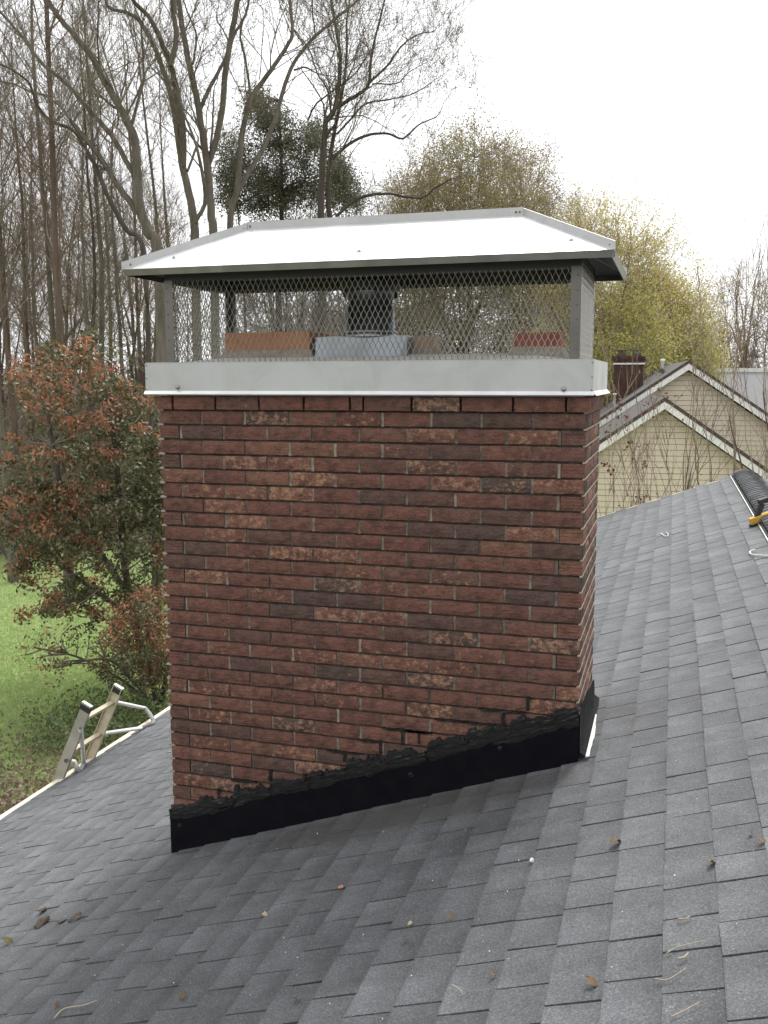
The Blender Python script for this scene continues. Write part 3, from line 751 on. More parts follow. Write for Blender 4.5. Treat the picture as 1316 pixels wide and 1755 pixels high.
for q in ((RX0+.012, RY-.004, RZ+.014), (RX0-.016, RY-.018, RZ+.003), (RX1-.012, RY-.004, RZ+.014), (RX1-.028, RY-.004, RZ+.014), (HX0+.028, HY0+.028, HZ+.024), (HX1-.02, HY0+.022, HZ+.022)):
    g = G(); g.lathe([(0, .003), (.004, .002), (.005, 0)], 8); g.build('rivet', M['rust'], hood, True, q, (math.pi/2, 0, 0))
# framing bars under the hood
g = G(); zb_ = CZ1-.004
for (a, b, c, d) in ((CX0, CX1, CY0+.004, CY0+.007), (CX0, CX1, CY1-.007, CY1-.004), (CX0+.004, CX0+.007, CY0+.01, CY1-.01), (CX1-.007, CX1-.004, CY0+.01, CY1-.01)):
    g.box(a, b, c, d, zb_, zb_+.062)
g.build('top_rail', M['hood_shade'], cap)

# flues standing on the crown inside the cap
def flue_tile(x0, x1, y0, y1, z1, mt, label):
    t = empty('flue_tile', ((x0+x1)/2, (y0+y1)/2, .178), label, 'flue tile')
    g = G(); ox, oy, oz = (x0+x1)/2, (y0+y1)/2, .178
    def ring(zz0, zz1, e, th):
        a, b, c, d = x0-ox-e, x1-ox+e, y0-oy-e, y1-oy+e
        g.box(a, b, c, c+th, zz0, zz1); g.box(a, b, d-th, d, zz0, zz1); g.box(a, a+th, c+th, d-th, zz0, zz1); g.box(b-th, b, c+th, d-th, zz0, zz1)
    ring(-.04, z1-oz, 0, .022); g.build('clay_wall', mt, t)
    g2 = G(); e = .035
    g2.hexa([(x0-ox-e, y0-oy-e, -.04), (x1-ox+e, y0-oy-e, -.04), (x1-ox+e, y1-oy+e, -.04), (x0-ox-e, y1-oy+e, -.04), (x0-ox-.004, y0-oy-.004, .026), (x1-ox+.004, y0-oy-.004, .026), (x1-ox+.004, y1-oy+.004, .026), (x0-ox-.004, y1-oy+.004, .026)])
    g2.build('mortar_bed', M['mortar_pale'], t)
flue_tile(.235, .655, .215, .56, .284, M['clay_orange'], 'long orange clay flue tile left of the metal flue pipe under the cap')
flue_tile(1.585, 1.775, .215, .42, .262, M['clay_red'], 'short red clay flue tile at the right end under the cap')
flue_tile(1.10, 1.20, .31, .46, .258, M['clay_tan'], 'small tan clay flue tile beside the galvanized pan under the cap')
fp = empty('flue_pipe', (.90, .36, .178), 'round galvanized flue pipe with dark capped top standing on a sheet pan under the hood', 'flue pipe')
g = G()
V = []; k = 12
for i in range(k+1):
    x = -.215+.43*i/k; V += [(x, -.155+.006*math.sin(i*1.1), -.02), (x, -.15+.008*math.sin(i*.8+1), .078+.004*math.sin(i*.7)), (x, .16, .082), (x, .165, -.02)]
g.add(V, [(4*i+c, 4*i+4+c, 4*i+5+c, 4*i+1+c) for i in range(k) for c in range(3)]+[(0, 1, 2, 3), (4*k, 4*k+3, 4*k+2, 4*k+1)])
g.build('sheet_pan', M['galv'], fp)
g = G(); g.lathe([(.116, .082), (.116, .10), (.112, .102), (.112, .15), (.108, .152), (.108, .215), (.102, .217), (.102, .30)], 32); g.build('pipe', M['galv'], fp, True)
g = G(); g.lathe([(.118, .098), (.122, .104), (.118, .110)], 32); g.build('band', M['steel_post'], fp, True)
m = M['sooty'] = mat('sooty_steel', (.035, .034, .034), .55, .6)
g = G(); g.lathe([(.10, .285), (.135, .29), (.138, .335), (.13, .338), (.02, .352), (0, .353)], 32); g.build('pipe_cap', M['sooty'], fp, True)
for a in range(4):
    g = G(); c, s = math.cos(a*1.571+.6), math.sin(a*1.571+.6); g.box(c*.122-.007, c*.122+.007, s*.122-.007, s*.122+.007, .26, .29); g.build('cap_leg', M['sooty'], fp)

# ================================================================== ladder leaning on the eave
LD = np.array([.30, 0, .64]); LD /= np.linalg.norm(LD)
lad = empty('ladder', (-2.2-(2.988+GZ*-1-2.988*2)*0-1.365, 2.29, GZ), 'worn aluminium extension ladder leaning on the eave with white tubular standoff arms', 'ladder')
LO = np.array([-2.2, 0, -2.988]); tl = (GZ+2.988)/LD[2]
lb = LO+LD*tl; lad.location = (lb[0], 2.29, GZ)
def lp(o): o.location = (o.location[0]-lb[0], o.location[1]-2.29, o.location[2]-GZ); return o
NL = np.array([LD[2], 0, -LD[0]])                     # across the rail, towards the roof
M['alu'] = metal_mat('worn_aluminium', (.42, .405, .37), .5, .1, .12, .7); M['alu_gold'] = clay('yellowed_rail', (.45, .39, .27), (.56, .50, .37))
M['white_tube'] = clay('scuffed_white_tube', (.55, .55, .53), (.70, .70, .68))
def bar(g, a, b, n1_, h1, n2_, h2):
    a, b = np.array(a), np.array(b); n1_ = np.array(n1_)*h1; n2_ = np.array(n2_)*h2
    g.hexa([a-n1_-n2_, a+n1_-n2_, a+n1_+n2_, a-n1_+n2_, b-n1_-n2_, b+n1_-n2_, b+n1_+n2_, b-n1_+n2_])
TOP = .705
for y, mt in ((2.075, 'alu'), (2.505, 'alu_gold')):
    yv = np.array([0, y, 0]); a = LO+LD*tl+yv; b = LO+LD*TOP+yv; g = G()
    s = 1 if y < 2.3 else -1
    bar(g, a, b, NL, .036, (0, 1, 0), .002)
    for e in (-1, 1): bar(g, a+NL*e*.038+np.array([0, s*.010, 0]), b+NL*e*.038+np.array([0, s*.010, 0]), NL, .0022, (0, 1, 0), .0125)
    lp(g.build('rail', M[mt], lad))
    g = G(); bar(g, LO+LD*(TOP-.055)+yv, LO+LD*(TOP-.012)+yv, NL, .0425, (0, 1, 0), .016); lp(g.build('rail_band', M['black'], lad))
    g = G(); bar(g, LO+LD*(TOP-.010)+yv, LO+LD*(TOP+.006)+yv, NL, .0415, (0, 1, 0), .015); lp(g.build('rail_end_cap', M['alu'], lad))
for i in range(14):
    s = .555-i*.305
    if s < tl: break
    c = LO+LD*s; g = G(); bar(g, c+np.array([0, 2.078, 0]), c+np.array([0, 2.502, 0]), NL, .017, LD, .014); lp(g.build('rung', M['alu_gold'], lad))
def smooth_path(P, k=8):
    P = np.array(P, float); out = []
    Q = np.vstack([2*P[0]-P[1], P, 2*P[-1]-P[-2]])
    for i in range(1, len(Q)-2):
        for t in np.linspace(0, 1, k, endpoint=False):
            out.append(.5*((2*Q[i])+(-Q[i-1]+Q[i+1])*t+(2*Q[i-1]-5*Q[i]+4*Q[i+1]-Q[i+2])*t*t+(-Q[i-1]+3*Q[i]-3*Q[i+1]+Q[i+2])*t**3))
    return np.array(out+[P[-1]])
up = np.array([0, 0, .022])
A1 = LO+LD*.555+np.array([.02, 2.52, 0]); A2 = LO+LD*.25+np.array([.02, 2.52, 0])
B1 = hitr(249, 1230)+up*4.2; B2 = hitr(263, 1243)+up; B3 = hitr(243, 1252)+up
g = G(); g.tube(smooth_path([A1, A1*.5+B1*.5, B1], 5), .0165, 8); lp(g.build('standoff_arm', M['white_tube'], lad, True))
g = G(); g.tube(smooth_path([B1, B1*.3+B2*.7+up*1.2, B2, B2*.5+B3*.5, B3], 6), .0195, 8, True); lp(g.build('rubber_grip', clay('grey_grip', (.16, .16, .16), (.24, .24, .24)), lad, True))
g = G(); g.tube(smooth_path([B3, A2*.5+B3*.5, A2], 5), .0165, 8); lp(g.build('standoff_arm', M['white_tube'], lad, True))
A1 = LO+LD*.50+np.array([.03, 2.06, 0]); A2 = LO+LD*.20+np.array([.02, 2.05, 0])
B1 = hitr(144, 1313)+up*1.3; B2 = hitr(136, 1325)+up*.8; B3 = hitr(128, 1312)+up*1.5
g = G(); g.tube(smooth_path([A1, A1*.5+B1*.5, B1], 5), .0165, 8); lp(g.build('standoff_arm', M['white_tube'], lad, True))
g = G(); g.tube(smooth_path([B1, B2, B3], 6), .0175, 8, True); lp(g.build('rubber_grip', bpy.data.materials['grey_grip'], lad, True))
g = G(); g.tube(smooth_path([B3, A2*.5+B3*.5, A2], 5), .0165, 8); lp(g.build('standoff_arm', M['white_tube'], lad, True))

# ================================================================== small things on the roof
RN = np.array([-st_, 0, ct]); RU = np.array([ct, 0, st_])
SURF = .012
rng = np.random.default_rng(77)
def lump(name, q, size, mt, label, cat, group=None, flat=.45, seed=0):
    rg = np.random.default_rng(seed); bm = bmesh.new(); bmesh.ops.create_icosphere(bm, subdivisions=2, radius=1)
    for v in bm.verts:
        d = 1+.28*math.sin(v.co.x*3+seed)+.22*math.sin(v.co.y*4.3+seed*2.1)+rg.normal()*.10
        v.co = Vector((v.co.x*size[0]*d, v.co.y*size[1]*d, max(-.25, v.co.z)*size[2]*d))
    me = bpy.data.meshes.new(name); bm.to_mesh(me); bm.free(); me.materials.append(mt)
    return tag(link(name, me, None, tuple(q+RN*(SURF+size[2]*.2)), (0, -TH, rg.uniform(0, 6))), label, cat, group)
M['mud'] = clay('dried_mud', (.045, .033, .026), (.09, .07, .055)); M['mud2'] = clay('grey_brown_mud', (.075, .062, .052), (.12, .10, .085))
M['dead'] = clay('dead_brown_leaf', (.075, .045, .018), (.16, .10, .045)); M['olive_leaf'] = clay('olive_dead_leaf', (.055, .05, .02), (.10, .09, .035))
M['chip'] = clay('orange_brick_chip', (.40, .16, .08), (.48, .24, .14)); M['straw'] = clay('pale_straw', (.30, .25, .16), (.44, .38, .27)); M['speck'] = clay('pale_speck', (.6, .58, .54), (.72, .7, .66))
z6 = lambda x, y: hitr(x*660/1316, 1400+y*660/1316)
z7 = lambda x, y: hitr(640+x*676/1316, 1400+y*676/1316)
lump('brick_chip', z6(147, 332), (.032, .014, .012), M['mud'], 'dark brick crumb lying beside the mud clods on the shingles', 'brick crumb', None, .5, 3)
lump('mud_clod', z6(145, 375), (.036, .022, .018), M['mud'], 'large dark mud clod on the shingles left of the chimney', 'mud clod', None, .5, 5)
lump('mud_clod', z6(213, 367), (.024, .014, .008), M['mud2'], 'flat grey-brown mud clod between two larger clods on the shingles', 'mud clod', None, .5, 8)
lump('mud_clod', z6(258, 357), (.028, .024, .014), M['mud2'], 'crumbly grey-brown mud clod farthest from the olive leaf', 'mud clod', None, .5, 12)
def dead_leaf(q, L, mt, label, group=None, seed=0):
    rg = np.random.default_rng(seed); k = 5; g = G(); V = []
    for i in range(k+1):
        t = i/k; wv = math.sin(math.pi*min(1, t*.93+.04))*L*.36
        z = .25*L*math.sin(t*3)*rg.uniform(.4, 1)
        V += [((t-.5)*L, -wv*rg.uniform(.8, 1.1), z+L*.16*rg.uniform(.3, 1)), ((t-.5)*L, 0, z), ((t-.5)*L, wv*rg.uniform(.8, 1.1), z+L*.18*rg.uniform(.3, 1))]
    g.add(V, [(3*i+c, 3*i+c+1, 3*i+4+c, 3*i+3+c) for i in range(k) for c in range(2)])
    me = g.mesh('dead_leaf', mt, True)
    return tag(link('dead_leaf', me, None, tuple(q+RN*(SURF+.001)), (0, -TH, rg.uniform(0, 6))), label, 'leaf', group)
dead_leaf(z6(27, 440), .06, M['olive_leaf'], 'curled olive dead leaf on the shingles near the mud clods', None, 1)
for i, (f, x, y, L) in enumerate(((z6, 630, 628, .03), (z6, 1018, 640, .032), (z6, 200, 655, .022), (z6, 265, 500, .026), (z7, 810, 100, .045), (z7, 1130, 168, .038), (z7, 1295, 93, .032), (z7, 262, 348, .028), (z7, 110, 428, .024), (z7, 400, 545, .022), (z7, 730, 570, .038), (z7, 930, 302, .012), (z7, 1262, 68, .02))):
    dead_leaf(f(x, y), L, M['dead'], 'small curled brown dead leaf lying on the grey shingles', 'dead leaves scattered on the roof', 30+i)
lump('brick_chip', z6(1170, 252), (.012, .009, .006), M['chip'], 'small orange brick chip lying on the shingles before the chimney', 'brick crumb', None, .5, 21)
for i, (f, x, y) in enumerate(((z6, 910, 345), (z7, 125, 370), (z7, 532, 157))):
    lump('mortar_crumb', f(x, y), (.010, .008, .006), M['speck'] if i == 2 else M['straw'], 'pale mortar crumb lying on the grey shingles', 'mortar crumb', 'mortar crumbs on the roof', .5, 50+i)
def twig(P, r, mt, label, group=None, name='twig'):
    P = smooth_path(P, 5); g = G(); g.tube(P+RN*(SURF+.003+r), np.linspace(r, r*.55, len(P)), 5, True)
    o = P[0]; me = g.mesh(name, mt, True); me.transform(Matrix.Translation((-o[0], -o[1], -o[2]))); return tag(link(name, me, None, tuple(o)), label, 'twig', group)
twig([z6(190, 705), z6(225, 672), z6(290, 660), z6(337, 644)], .0028, M['straw'], 'thin pale forked twig on the shingles below the mud clods')
for P in ([z7(985, 475), z7(1020, 455), z7(1095, 435)], [z7(945, 561), z7(990, 563), z7(1050, 525)], [z7(1000, 690), z7(1045, 668), z7(1095, 640)], [z7(270, 580), z7(292, 592), z7(306, 612)]):
    twig(P, .0016, M['straw'], 'thin pale twig lying across the grey shingles', 'pale twigs on the roof')
for P in ([z7(1025, 362), z7(1050, 360), z7(1063, 352)], [z7(1025, 495), z7(1045, 490), z7(1058, 476)]):
    twig(P, .0032, M['straw'], 'short bent yellow straw lying on the grey shingles', 'straws on the roof', 'straw')
g = G()                                             # pale grit, too many to count
P = []
while len(P) < 120:
    u, v = rng.uniform(0, 1316), rng.uniform(1200, 1755); q = hitr(u, v)
    if q[0] > EAVE and not (0 < q[0] < CW and q[1] > -.02): P.append(q+RN*(SURF+.003))
leaf_cloud(g, rng, np.array(P), None, rng.uniform(.003, .007, len(P)), rng.uniform(.003, .005, len(P)))
tag(g.build('roof_grit', M['speck']), 'pale grit and paint flecks strewn over the shingles', 'grit', kind='stuff')
# white bent wires
twig([hitr(1296, 947), hitr(1287, 950), hitr(1291, 955), hitr(1316, 957), hitr(1345, 955)], .0065, M['speck'], 'white plastic cord bent into a hook on the shingles below the ridge', None, 'plastic_cord')['category'] = 'cord'
twig([hitr(1134, 917), hitr(1139, 921), hitr(1145, 922), hitr(1146, 918), hitr(1143, 915)], .0045, M['speck'], 'small curl of white wire on the far shingles', None, 'wire_curl')['category'] = 'wire'

# cordless tool lying against the ridge vent
M['yellow'] = clay('yellow_tool_plastic', (.52, .30, .045), (.60, .37, .075))
q = hitr(1304, 899); tool = empty('nail_gun', tuple(q+RN*.012), 'yellow and black cordless nail gun lying against the ridge vent', 'power tool', None, (0, -TH, R(18)))
def bev(g_, name, mt, par, bw=.008, smooth=False):
    me = g_.mesh(name, mt); bm = bmesh.new(); bm.from_mesh(me); bmesh.ops.remove_doubles(bm, verts=bm.verts, dist=1e-5)
    bmesh.ops.bevel(bm, geom=list(bm.edges), offset=bw, segments=2, profile=.7, affect='EDGES'); bm.to_mesh(me); bm.free(); return link(name, me, par)
g = G(); g.box(-.10, .17, -.035, .035, .018, .088); bev(g, 'body', M['yellow'], tool, .012)
g = G(); g.box(-.115, -.02, -.03, .03, .0, .02); bev(g, 'nose', M['black'], tool, .004)
g = G(); g.hexa([(-.045, -.022, .082), (.02, -.022, .082), (.02, .022, .082), (-.045, .022, .082), (.035, -.022, .19), (.10, -.022, .18), (.10, .022, .18), (.035, .022, .19)]); bev(g, 'handle', M['black'], tool, .008)
g = G(); g.box(.045, .15, -.038, .038, .195, .245); bev(g, 'battery', M['black'], tool, .006)
g = G(); g.box(.02, .20, -.014, .014, -.008, .016); bev(g, 'magazine', M['black'], tool, .004)
g = G(); g.tube([(-.03, 0, .088), (-.01, 0, .11), (.015, 0, .115)], .005, 6, True); g.build('trigger', M['rust'], tool, True)

tool.scale = (.80, .80, .80)

# ================================================================== neighbouring house
nb = hity(1138, 681, 20.0)
ROTN = R(5.0)
nh = empty('neighbour_house', (nb[0], nb[1], GZ), 'beige lap-sided house with two white-trimmed gables beyond the roof', 'house', None, (0, 0, ROTN))
def gable(ax, ay, az, slope, half, zfloor, depth, expo, has_board=True):
    """local: gable wall at y=ay, apex of the roof edge at (ax, az); heights above the ground"""
    zw = az-.30                                   # apex of the siding
    if has_board:
        z = zfloor
        while z < zw-.06:
            z1 = min(z+expo-.011, zw-.02)  # slit between boards lets the painted lap shadow show
            def hw(zz): return min(half-.28, (zw-zz)/slope)
            a0, a1 = hw(z), max(.01, hw(z1)); g = G()
            g.hexa([(ax-a0, ay-.020, z), (ax+a0, ay-.020, z), (ax+a0, ay+.004, z), (ax-a0, ay+.004, z), (ax-a1, ay-.006, z1), (ax+a1, ay-.006, z1), (ax+a1, ay+.004, z1), (ax-a1, ay+.004, z1)])
            g.build('siding_board', M['siding'], nh); z += expo
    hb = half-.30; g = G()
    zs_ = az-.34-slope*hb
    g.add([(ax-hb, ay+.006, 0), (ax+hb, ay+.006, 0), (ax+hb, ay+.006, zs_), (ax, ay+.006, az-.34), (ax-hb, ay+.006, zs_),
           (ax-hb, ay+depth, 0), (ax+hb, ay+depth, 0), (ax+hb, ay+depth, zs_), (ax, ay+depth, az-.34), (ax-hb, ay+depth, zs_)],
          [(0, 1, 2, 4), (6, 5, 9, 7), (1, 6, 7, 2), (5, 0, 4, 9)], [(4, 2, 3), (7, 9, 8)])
    g.build('wall', M['lap_shadow'], nh)
    for s in (-1, 1):
        x1, z1 = ax+s*half, az-slope*half; o = ay-.32
        def slab(y0, y1, t0, t1, over=0.0):
            g = G(); c = [(ax, y0, az-t1), (x1+s*over, y0, z1-t1-slope*over), (x1+s*over, y1, z1-t1-slope*over), (ax, y1, az-t1), (ax, y0, az-t0), (x1+s*over, y0, z1-t0-slope*over), (x1+s*over, y1, z1-t0-slope*over), (ax, y1, az-t0)]
            if s < 0: c = [c[i] for i in (1, 0, 3, 2, 5, 4, 7, 6)]
            g.hexa(c); return g
        r = slab(o+.02, ay+depth, 0, .10, .05).build('roof', M['far_roof'], nh)
        slab(o-.025, o+.018, -.012, .085, .05).build('roof_edge', M['far_roof_edge'], r)
        slab(o-.012, o+.02, .088, .27).build('bargeboard', M['white_trim'], r)
        slab(o+.024, ay-.022, .105, .13).build('soffit', M['white_trim'], r)
zap = nb[2]-GZ
gable(0, 0, zap, .70, 4.2, 2.45, 7, .142)
nb2 = hity(1179, 618, 25.5); dx, dy = nb2[0]-nb[0], nb2[1]-nb[1]
l2 = (dx*math.cos(ROTN)+dy*math.sin(ROTN), -dx*math.sin(ROTN)+dy*math.cos(ROTN))
gable(l2[0], l2[1], nb2[2]-GZ, .68, 5.4, 3.2, 9, .145)
g = G(); g.box(-3.9, 3.9, -.05, .0, 2.26, 2.44); g.build('skirt_board', M['white_trim'], nh)
g = G(); g.box(-3.85, 3.85, -.034, .002, 0, 2.25); g.build('gap_shade_sheet', M['gap_shade'], nh)  # near-black sheet paints the shade of the gap under the wall
q = hity(1135, 632, 27.5)
vp = empty('vent_pipe', (q[0], q[1], q[2]-.4), 'white plastic vent pipe standing on the neighbouring roof', 'vent pipe')
g = G(); g.lathe([(.055, 0), (.055, .62), (.075, .63), (.075, .70), (.0, .71)], 12); g.build('pipe', M['white_trim'], vp, True)
g = G(); g.lathe([(.16, .28), (.06, .40)], 12); g.build('boot', M['black'], vp, True)
q = hity(1053, 684, 26); g = G(); g.lathe([(.035, -.3), (.035, .12), (.06, .12), (.06, .17), (0, .18)], 10)
tag(g.build('roof_vent', M['white_trim'], None, True, tuple(q)), 'short white vent stub low on the neighbouring roof slope', 'vent')
a, b = hity(1050, 640, 28.5), hity(1104, 640, 28.5); zt = hity(1076, 613, 28.5)[2]; cw = b[0]-a[0]; cx = (a[0]+b[0])/2
nc = empty('neighbour_chimney', (cx, 28.5, zt-2.6), 'dark sooty brick chimney with two small flue caps on the neighbouring roof', 'chimney')
g = G(); g.box(-cw/2+.03, cw/2-.03, 0, .7, 0, 2.38); g.build('shaft', M['far_brick'], nc)
g = G(); g.box(-cw/2+.0, cw/2-.0, -.03, .73, 2.46, 2.54); g.box(-cw/2-.03, cw/2+.03, -.06, .76, 2.54, 2.64); g.build('corbel', M['far_brick'], nc)
g = G(); g.box(-cw/2+.005, cw/2-.005, -.025, .725, 2.382, 2.458-.03); g.build('white_band', M['white_trim'], nc)
for s in (-1, 1):
    g = G(); x = s*cw*.24
    g.box(x-.15, x+.15, .2, .5, 2.64, 2.72); g.box(x-.11, x-.09, .22, .48, 2.72, 2.84); g.box(x+.09, x+.11, .22, .48, 2.72, 2.84); g.box(x-.02, x+.02, .22, .48, 2.72, 2.84)
    g.hexa([(x-.19, .15, 2.84), (x+.19, .15, 2.84), (x+.19, .55, 2.84), (x-.19, .55, 2.84), (x-.16, .18, 2.875), (x+.16, .18, 2.875), (x+.16, .52, 2.875), (x-.16, .52, 2.875)])
    g.build('flue_cap', M['far_roof'], nc)
# long low building behind
q0 = hity(1205, 640, 44); q1 = hity(1216, 712, 40)
fb = empty('metal_roofed_building', (q0[0]+6, 42, GZ), 'low building with a pale grey metal roof behind the gabled house', 'building')
ztop, zlow = q0[2]-GZ, q1[2]-GZ
g = G(); g.hexa([(-8, -2, zlow), (9, -2, zlow), (9, 2.2, ztop), (-8, 2.2, ztop), (-8, -2, zlow+.1), (9, -2, zlow+.1), (9, 2.2, ztop+.1), (-8, 2.2, ztop+.1)]); g.build('roof', M['far_metal'], fb)
g = G(); g.box(-8, 9, 2.1, 2.3, ztop-.02, ztop+.24); g.build('ridge_cap', M['white_trim'], fb)
g = G(); g.box(-7.8, 8.8, -1.7, 5, 0, zlow+.02); g.build('wall', M['siding'], fb)
for i in range(15):
    g = G(); x = -7.6+i*1.15; e = .03
    g.hexa([(x-e, -2, zlow+.1), (x+e, -2, zlow+.1), (x+e, 2.1, ztop+.1), (x-e, 2.1, ztop+.1), (x-e*.4, -2, zlow+.14), (x+e*.4, -2, zlow+.14), (x+e*.4, 2.1, ztop+.14), (x-e*.4, 2.1, ztop+.14)]); g.build('roof_rib', M['far_metal'], fb)

# ================================================================== trees
def unit(v): v = np.asarray(v, float); return v/(np.linalg.norm(v)+1e-9)
class Tree:
    def __init__(s, seed): s.rng = np.random.default_rng(seed); s.tr = G(); s.tw = G(); s.tips = []
    def limb(s, P, rad, thick=True, sides=8):
        (s.tr if thick else s.tw).tube(P, rad, sides)
    def grow(s, p, d, L, r, lev, kids, up=.25, wob=.22, spread=.75, shrink=.55, curl=0.0):
        rg = s.rng; n = (2, 4, 5, 6)[lev]; P = [np.array(p)]; d = unit(d)
        for i in range(n):
            d = unit(d+rg.normal(size=3)*wob+np.array([0, 0, up*.35])); P.append(P[-1]+d*L/n)
        P = np.array(P); R_ = np.linspace(r, r*(.35 if lev else .3), n+1)
        if r > .035: s.tr.tube(P, R_, 6)
        else: s.tw.tube(P, R_, 3)
        if lev == 0: s.tips.append(P[-1]); s.tips.append(P[-2]); return
        k = kids[-lev] if lev <= len(kids) else 3
        k = max(1, int(round(k*rg.uniform(.75, 1.25))))
        for j in range(k):
            t = rg.uniform(.22, 1.0) if j else 1.0
            x = t*n; i = min(n-1, int(x)); q = P[i]+(P[i+1]-P[i])*(x-i)
            ax = unit(P[i+1]-P[i]); sd = rg.normal(size=3); sd = unit(sd-ax*(sd@ax))
            dd = unit(ax*(1-.35*spread)+sd*spread+np.array([0, 0, up]))
            s.grow(q, dd, L*shrink*rg.uniform(.7, 1.25), max(.0055, R_[i]*rg.uniform(.42, .62)), lev-1, kids, up, wob, spread, shrink)
def finish(t, name, base, mt, mtw, label, cat='tree', group=None, leaves=None):
    """Empty at the base > trunk, crown (> leaves)"""
    e = empty(name, base, label, cat, group)
    def mk(g, nm, m_, par, smooth=True):
        if not g.v: return None
        me = g.mesh(nm, m_, smooth); me.transform(Matrix.Translation((-base[0], -base[1], -base[2]))); return link(nm, me, par)
    mk(t.tr, 'trunk', mt, e); c = mk(t.tw, 'crown', mtw, e, False)
    for nm, g, m_ in leaves or []: mk(g, nm, m_, c or e, False)
    return e
def buds(t, per, spread, L, W, seed, frac=1.0, keep=None):
    rg = np.random.default_rng(seed); T = np.array(t.tips)
    if keep is not None: T = T[keep(T)]
    T = T[rg.uniform(size=len(T)) < frac]; C = np.repeat(T, per, 0)+rg.normal(size=(len(T)*per, 3))*spread
    g = G(); leaf_cloud(g, rg, C, None, L*rg.uniform(.6, 1.3, len(C)), W); return g
def copy_tree(o, loc, rz, scale, label=None, group=None):
    c = o.copy(); COL.objects.link(c); c.location = loc; c.rotation_euler = (0, 0, rz); c.scale = (scale[0], scale[0], scale[1])
    if label: c['label'] = label
    for ch in [x for x in CH[o.name]]:
        k = ch.copy(); COL.objects.link(k); k.parent = c
        for gc in CH.get(ch.name, []):
            q = gc.copy(); COL.objects.link(q); q.parent = k
    return c
CH = {}
def remember(o):
    CH[o.name] = list(o.children)
    for ch in o.children: CH[ch.name] = list(ch.children)

# --- big limbed trees beyond the chimney, limbs laid out by direction at each tree's own distance
cA = lambda x, y: (x*.3343, y*.3343)
cB = lambda x, y: (380+x*.3343, y*.3343)
def traced(seed, dist, limbs, name, label, mt, mtw, base_u, kids=(6, 6), twigL=3.0, dens=1.0, leaves=None, per=0):
    t = Tree(seed); rg = t.rng; base = at(base_u, 900, dist); base[2] = GZ
    ends = {}
    for li, (cr, pts, w0, w1, start) in enumerate(limbs):
        P = []; dd = dist if start is None else ends[start][0]
        drift = rg.uniform(-1, 1)*(.5 if start is None else 2.0)
        L = len(pts)
        for i, (x, y) in enumerate(pts):
            u, v = cr(x, y); P.append(at(u, v, dd+drift*(i/(L-1))**1.3))
        if start is None:
            b = base.copy(); b[:2] = P[0][:2]*.55+base[:2]*.45; P = [b]+[b*.5+P[0]*.5]+P
        S = smooth_path(P, 5); S = S+rg.normal(size=S.shape)*.006
        k = len(S); ww = np.linspace(w0, w1, k)*.3343*dist/FPX*.41
        if start is None: ww[:3] *= np.array([1.5, 1.2, 1.05])
        t.tr.tube(S, ww, 9 if ww[0] > .12 else 7)
        ends[li] = (dd+drift*.5,)
        # side twigs along the limb
        tot = np.linalg.norm(np.diff(S, axis=0), axis=1).sum(); m_ = int(tot*.95*dens)
        for _ in range(m_):
            i = int(rg.integers(int(k*(.38 if start is None else .12)), k-1)); ax = unit(S[i+1]-S[i]); sd = rg.normal(size=3); sd = unit(sd-ax*(sd@ax))
            r = min(ww[i]*.45, .05)*rg.uniform(.35, 1.0)
            t.grow(S[i], unit(ax*.55+sd*.8+np.array([0, 0, .5])), twigL*rg.uniform(.35, 1.15), r, 2, kids, .22, .2, .7, .55)
        t.grow(S[-1], S[-1]-S[-2], twigL*1.3*min(1, max(.3, ww[-1]/.07)), ww[-1]*.9, 3, (4,)+tuple(kids), .22, .18, .6, .6)
    lv = leaves(t) if leaves else [('leaves', buds(t, 1, .10, .05, .03, seed, .4), M['leaf_tan'])]
    return finish(t, name, tuple(base), mt, mtw, label, 'tree', None, lv)
traced(101, 26, [
    (cA, [(810, 1330), (760, 1190), (715, 1060), (705, 940), (700, 800), (685, 700), (640, 600), (590, 510), (525, 395), (470, 290), (380, 180), (300, 85), (240, 0), (180, -80)], 70, 24, None),
    (cA, [(720, 1100), (640, 1000), (560, 880), (500, 780), (430, 700), (365, 620)], 40, 22, 0),
    (cA, [(690, 900), (650, 830), (585, 715), (500, 610), (420, 520), (330, 420), (210, 320), (120, 195), (10, 70), (-60, 0)], 34, 14, 0),
    (cA, [(600, 530), (570, 440), (520, 370), (500, 220), (505, 60), (510, -40)], 16, 8, 0),
    (cA, [(620, 490), (655, 350), (650, 230), (620, 180)], 9, 4, 0),
    (cA, [(600, 660), (600, 560), (520, 360), (385, 165), (370, 30)], 10, 5, 0),
], 'leaning_hardwood', 'grey bare hardwood leaning left with long bowed limbs behind the hood', M['bark_grey'], M['twig'], 285)
traced(102, 24.5, [
    (cA, [(740, 1330), (650, 1180), (590, 1080), (525, 940), (490, 850), (430, 750), (370, 665), (260, 620), (185, 530), (150, 430), (60, 355), (-30, 320)], 38, 9, None),
    (cA, [(500, 850), (500, 750), (480, 740), (510, 640), (515, 540), (490, 480)], 11, 5, 0),
    (cA, [(490, 840), (540, 870), (490, 790), (400, 680), (355, 610)], 14, 7, 0),
], 'crooked_hardwood', 'dark crooked tree with an elbowed limb bent low to the left', M['bark_dark'], M['twig'], 262, dens=1.2)
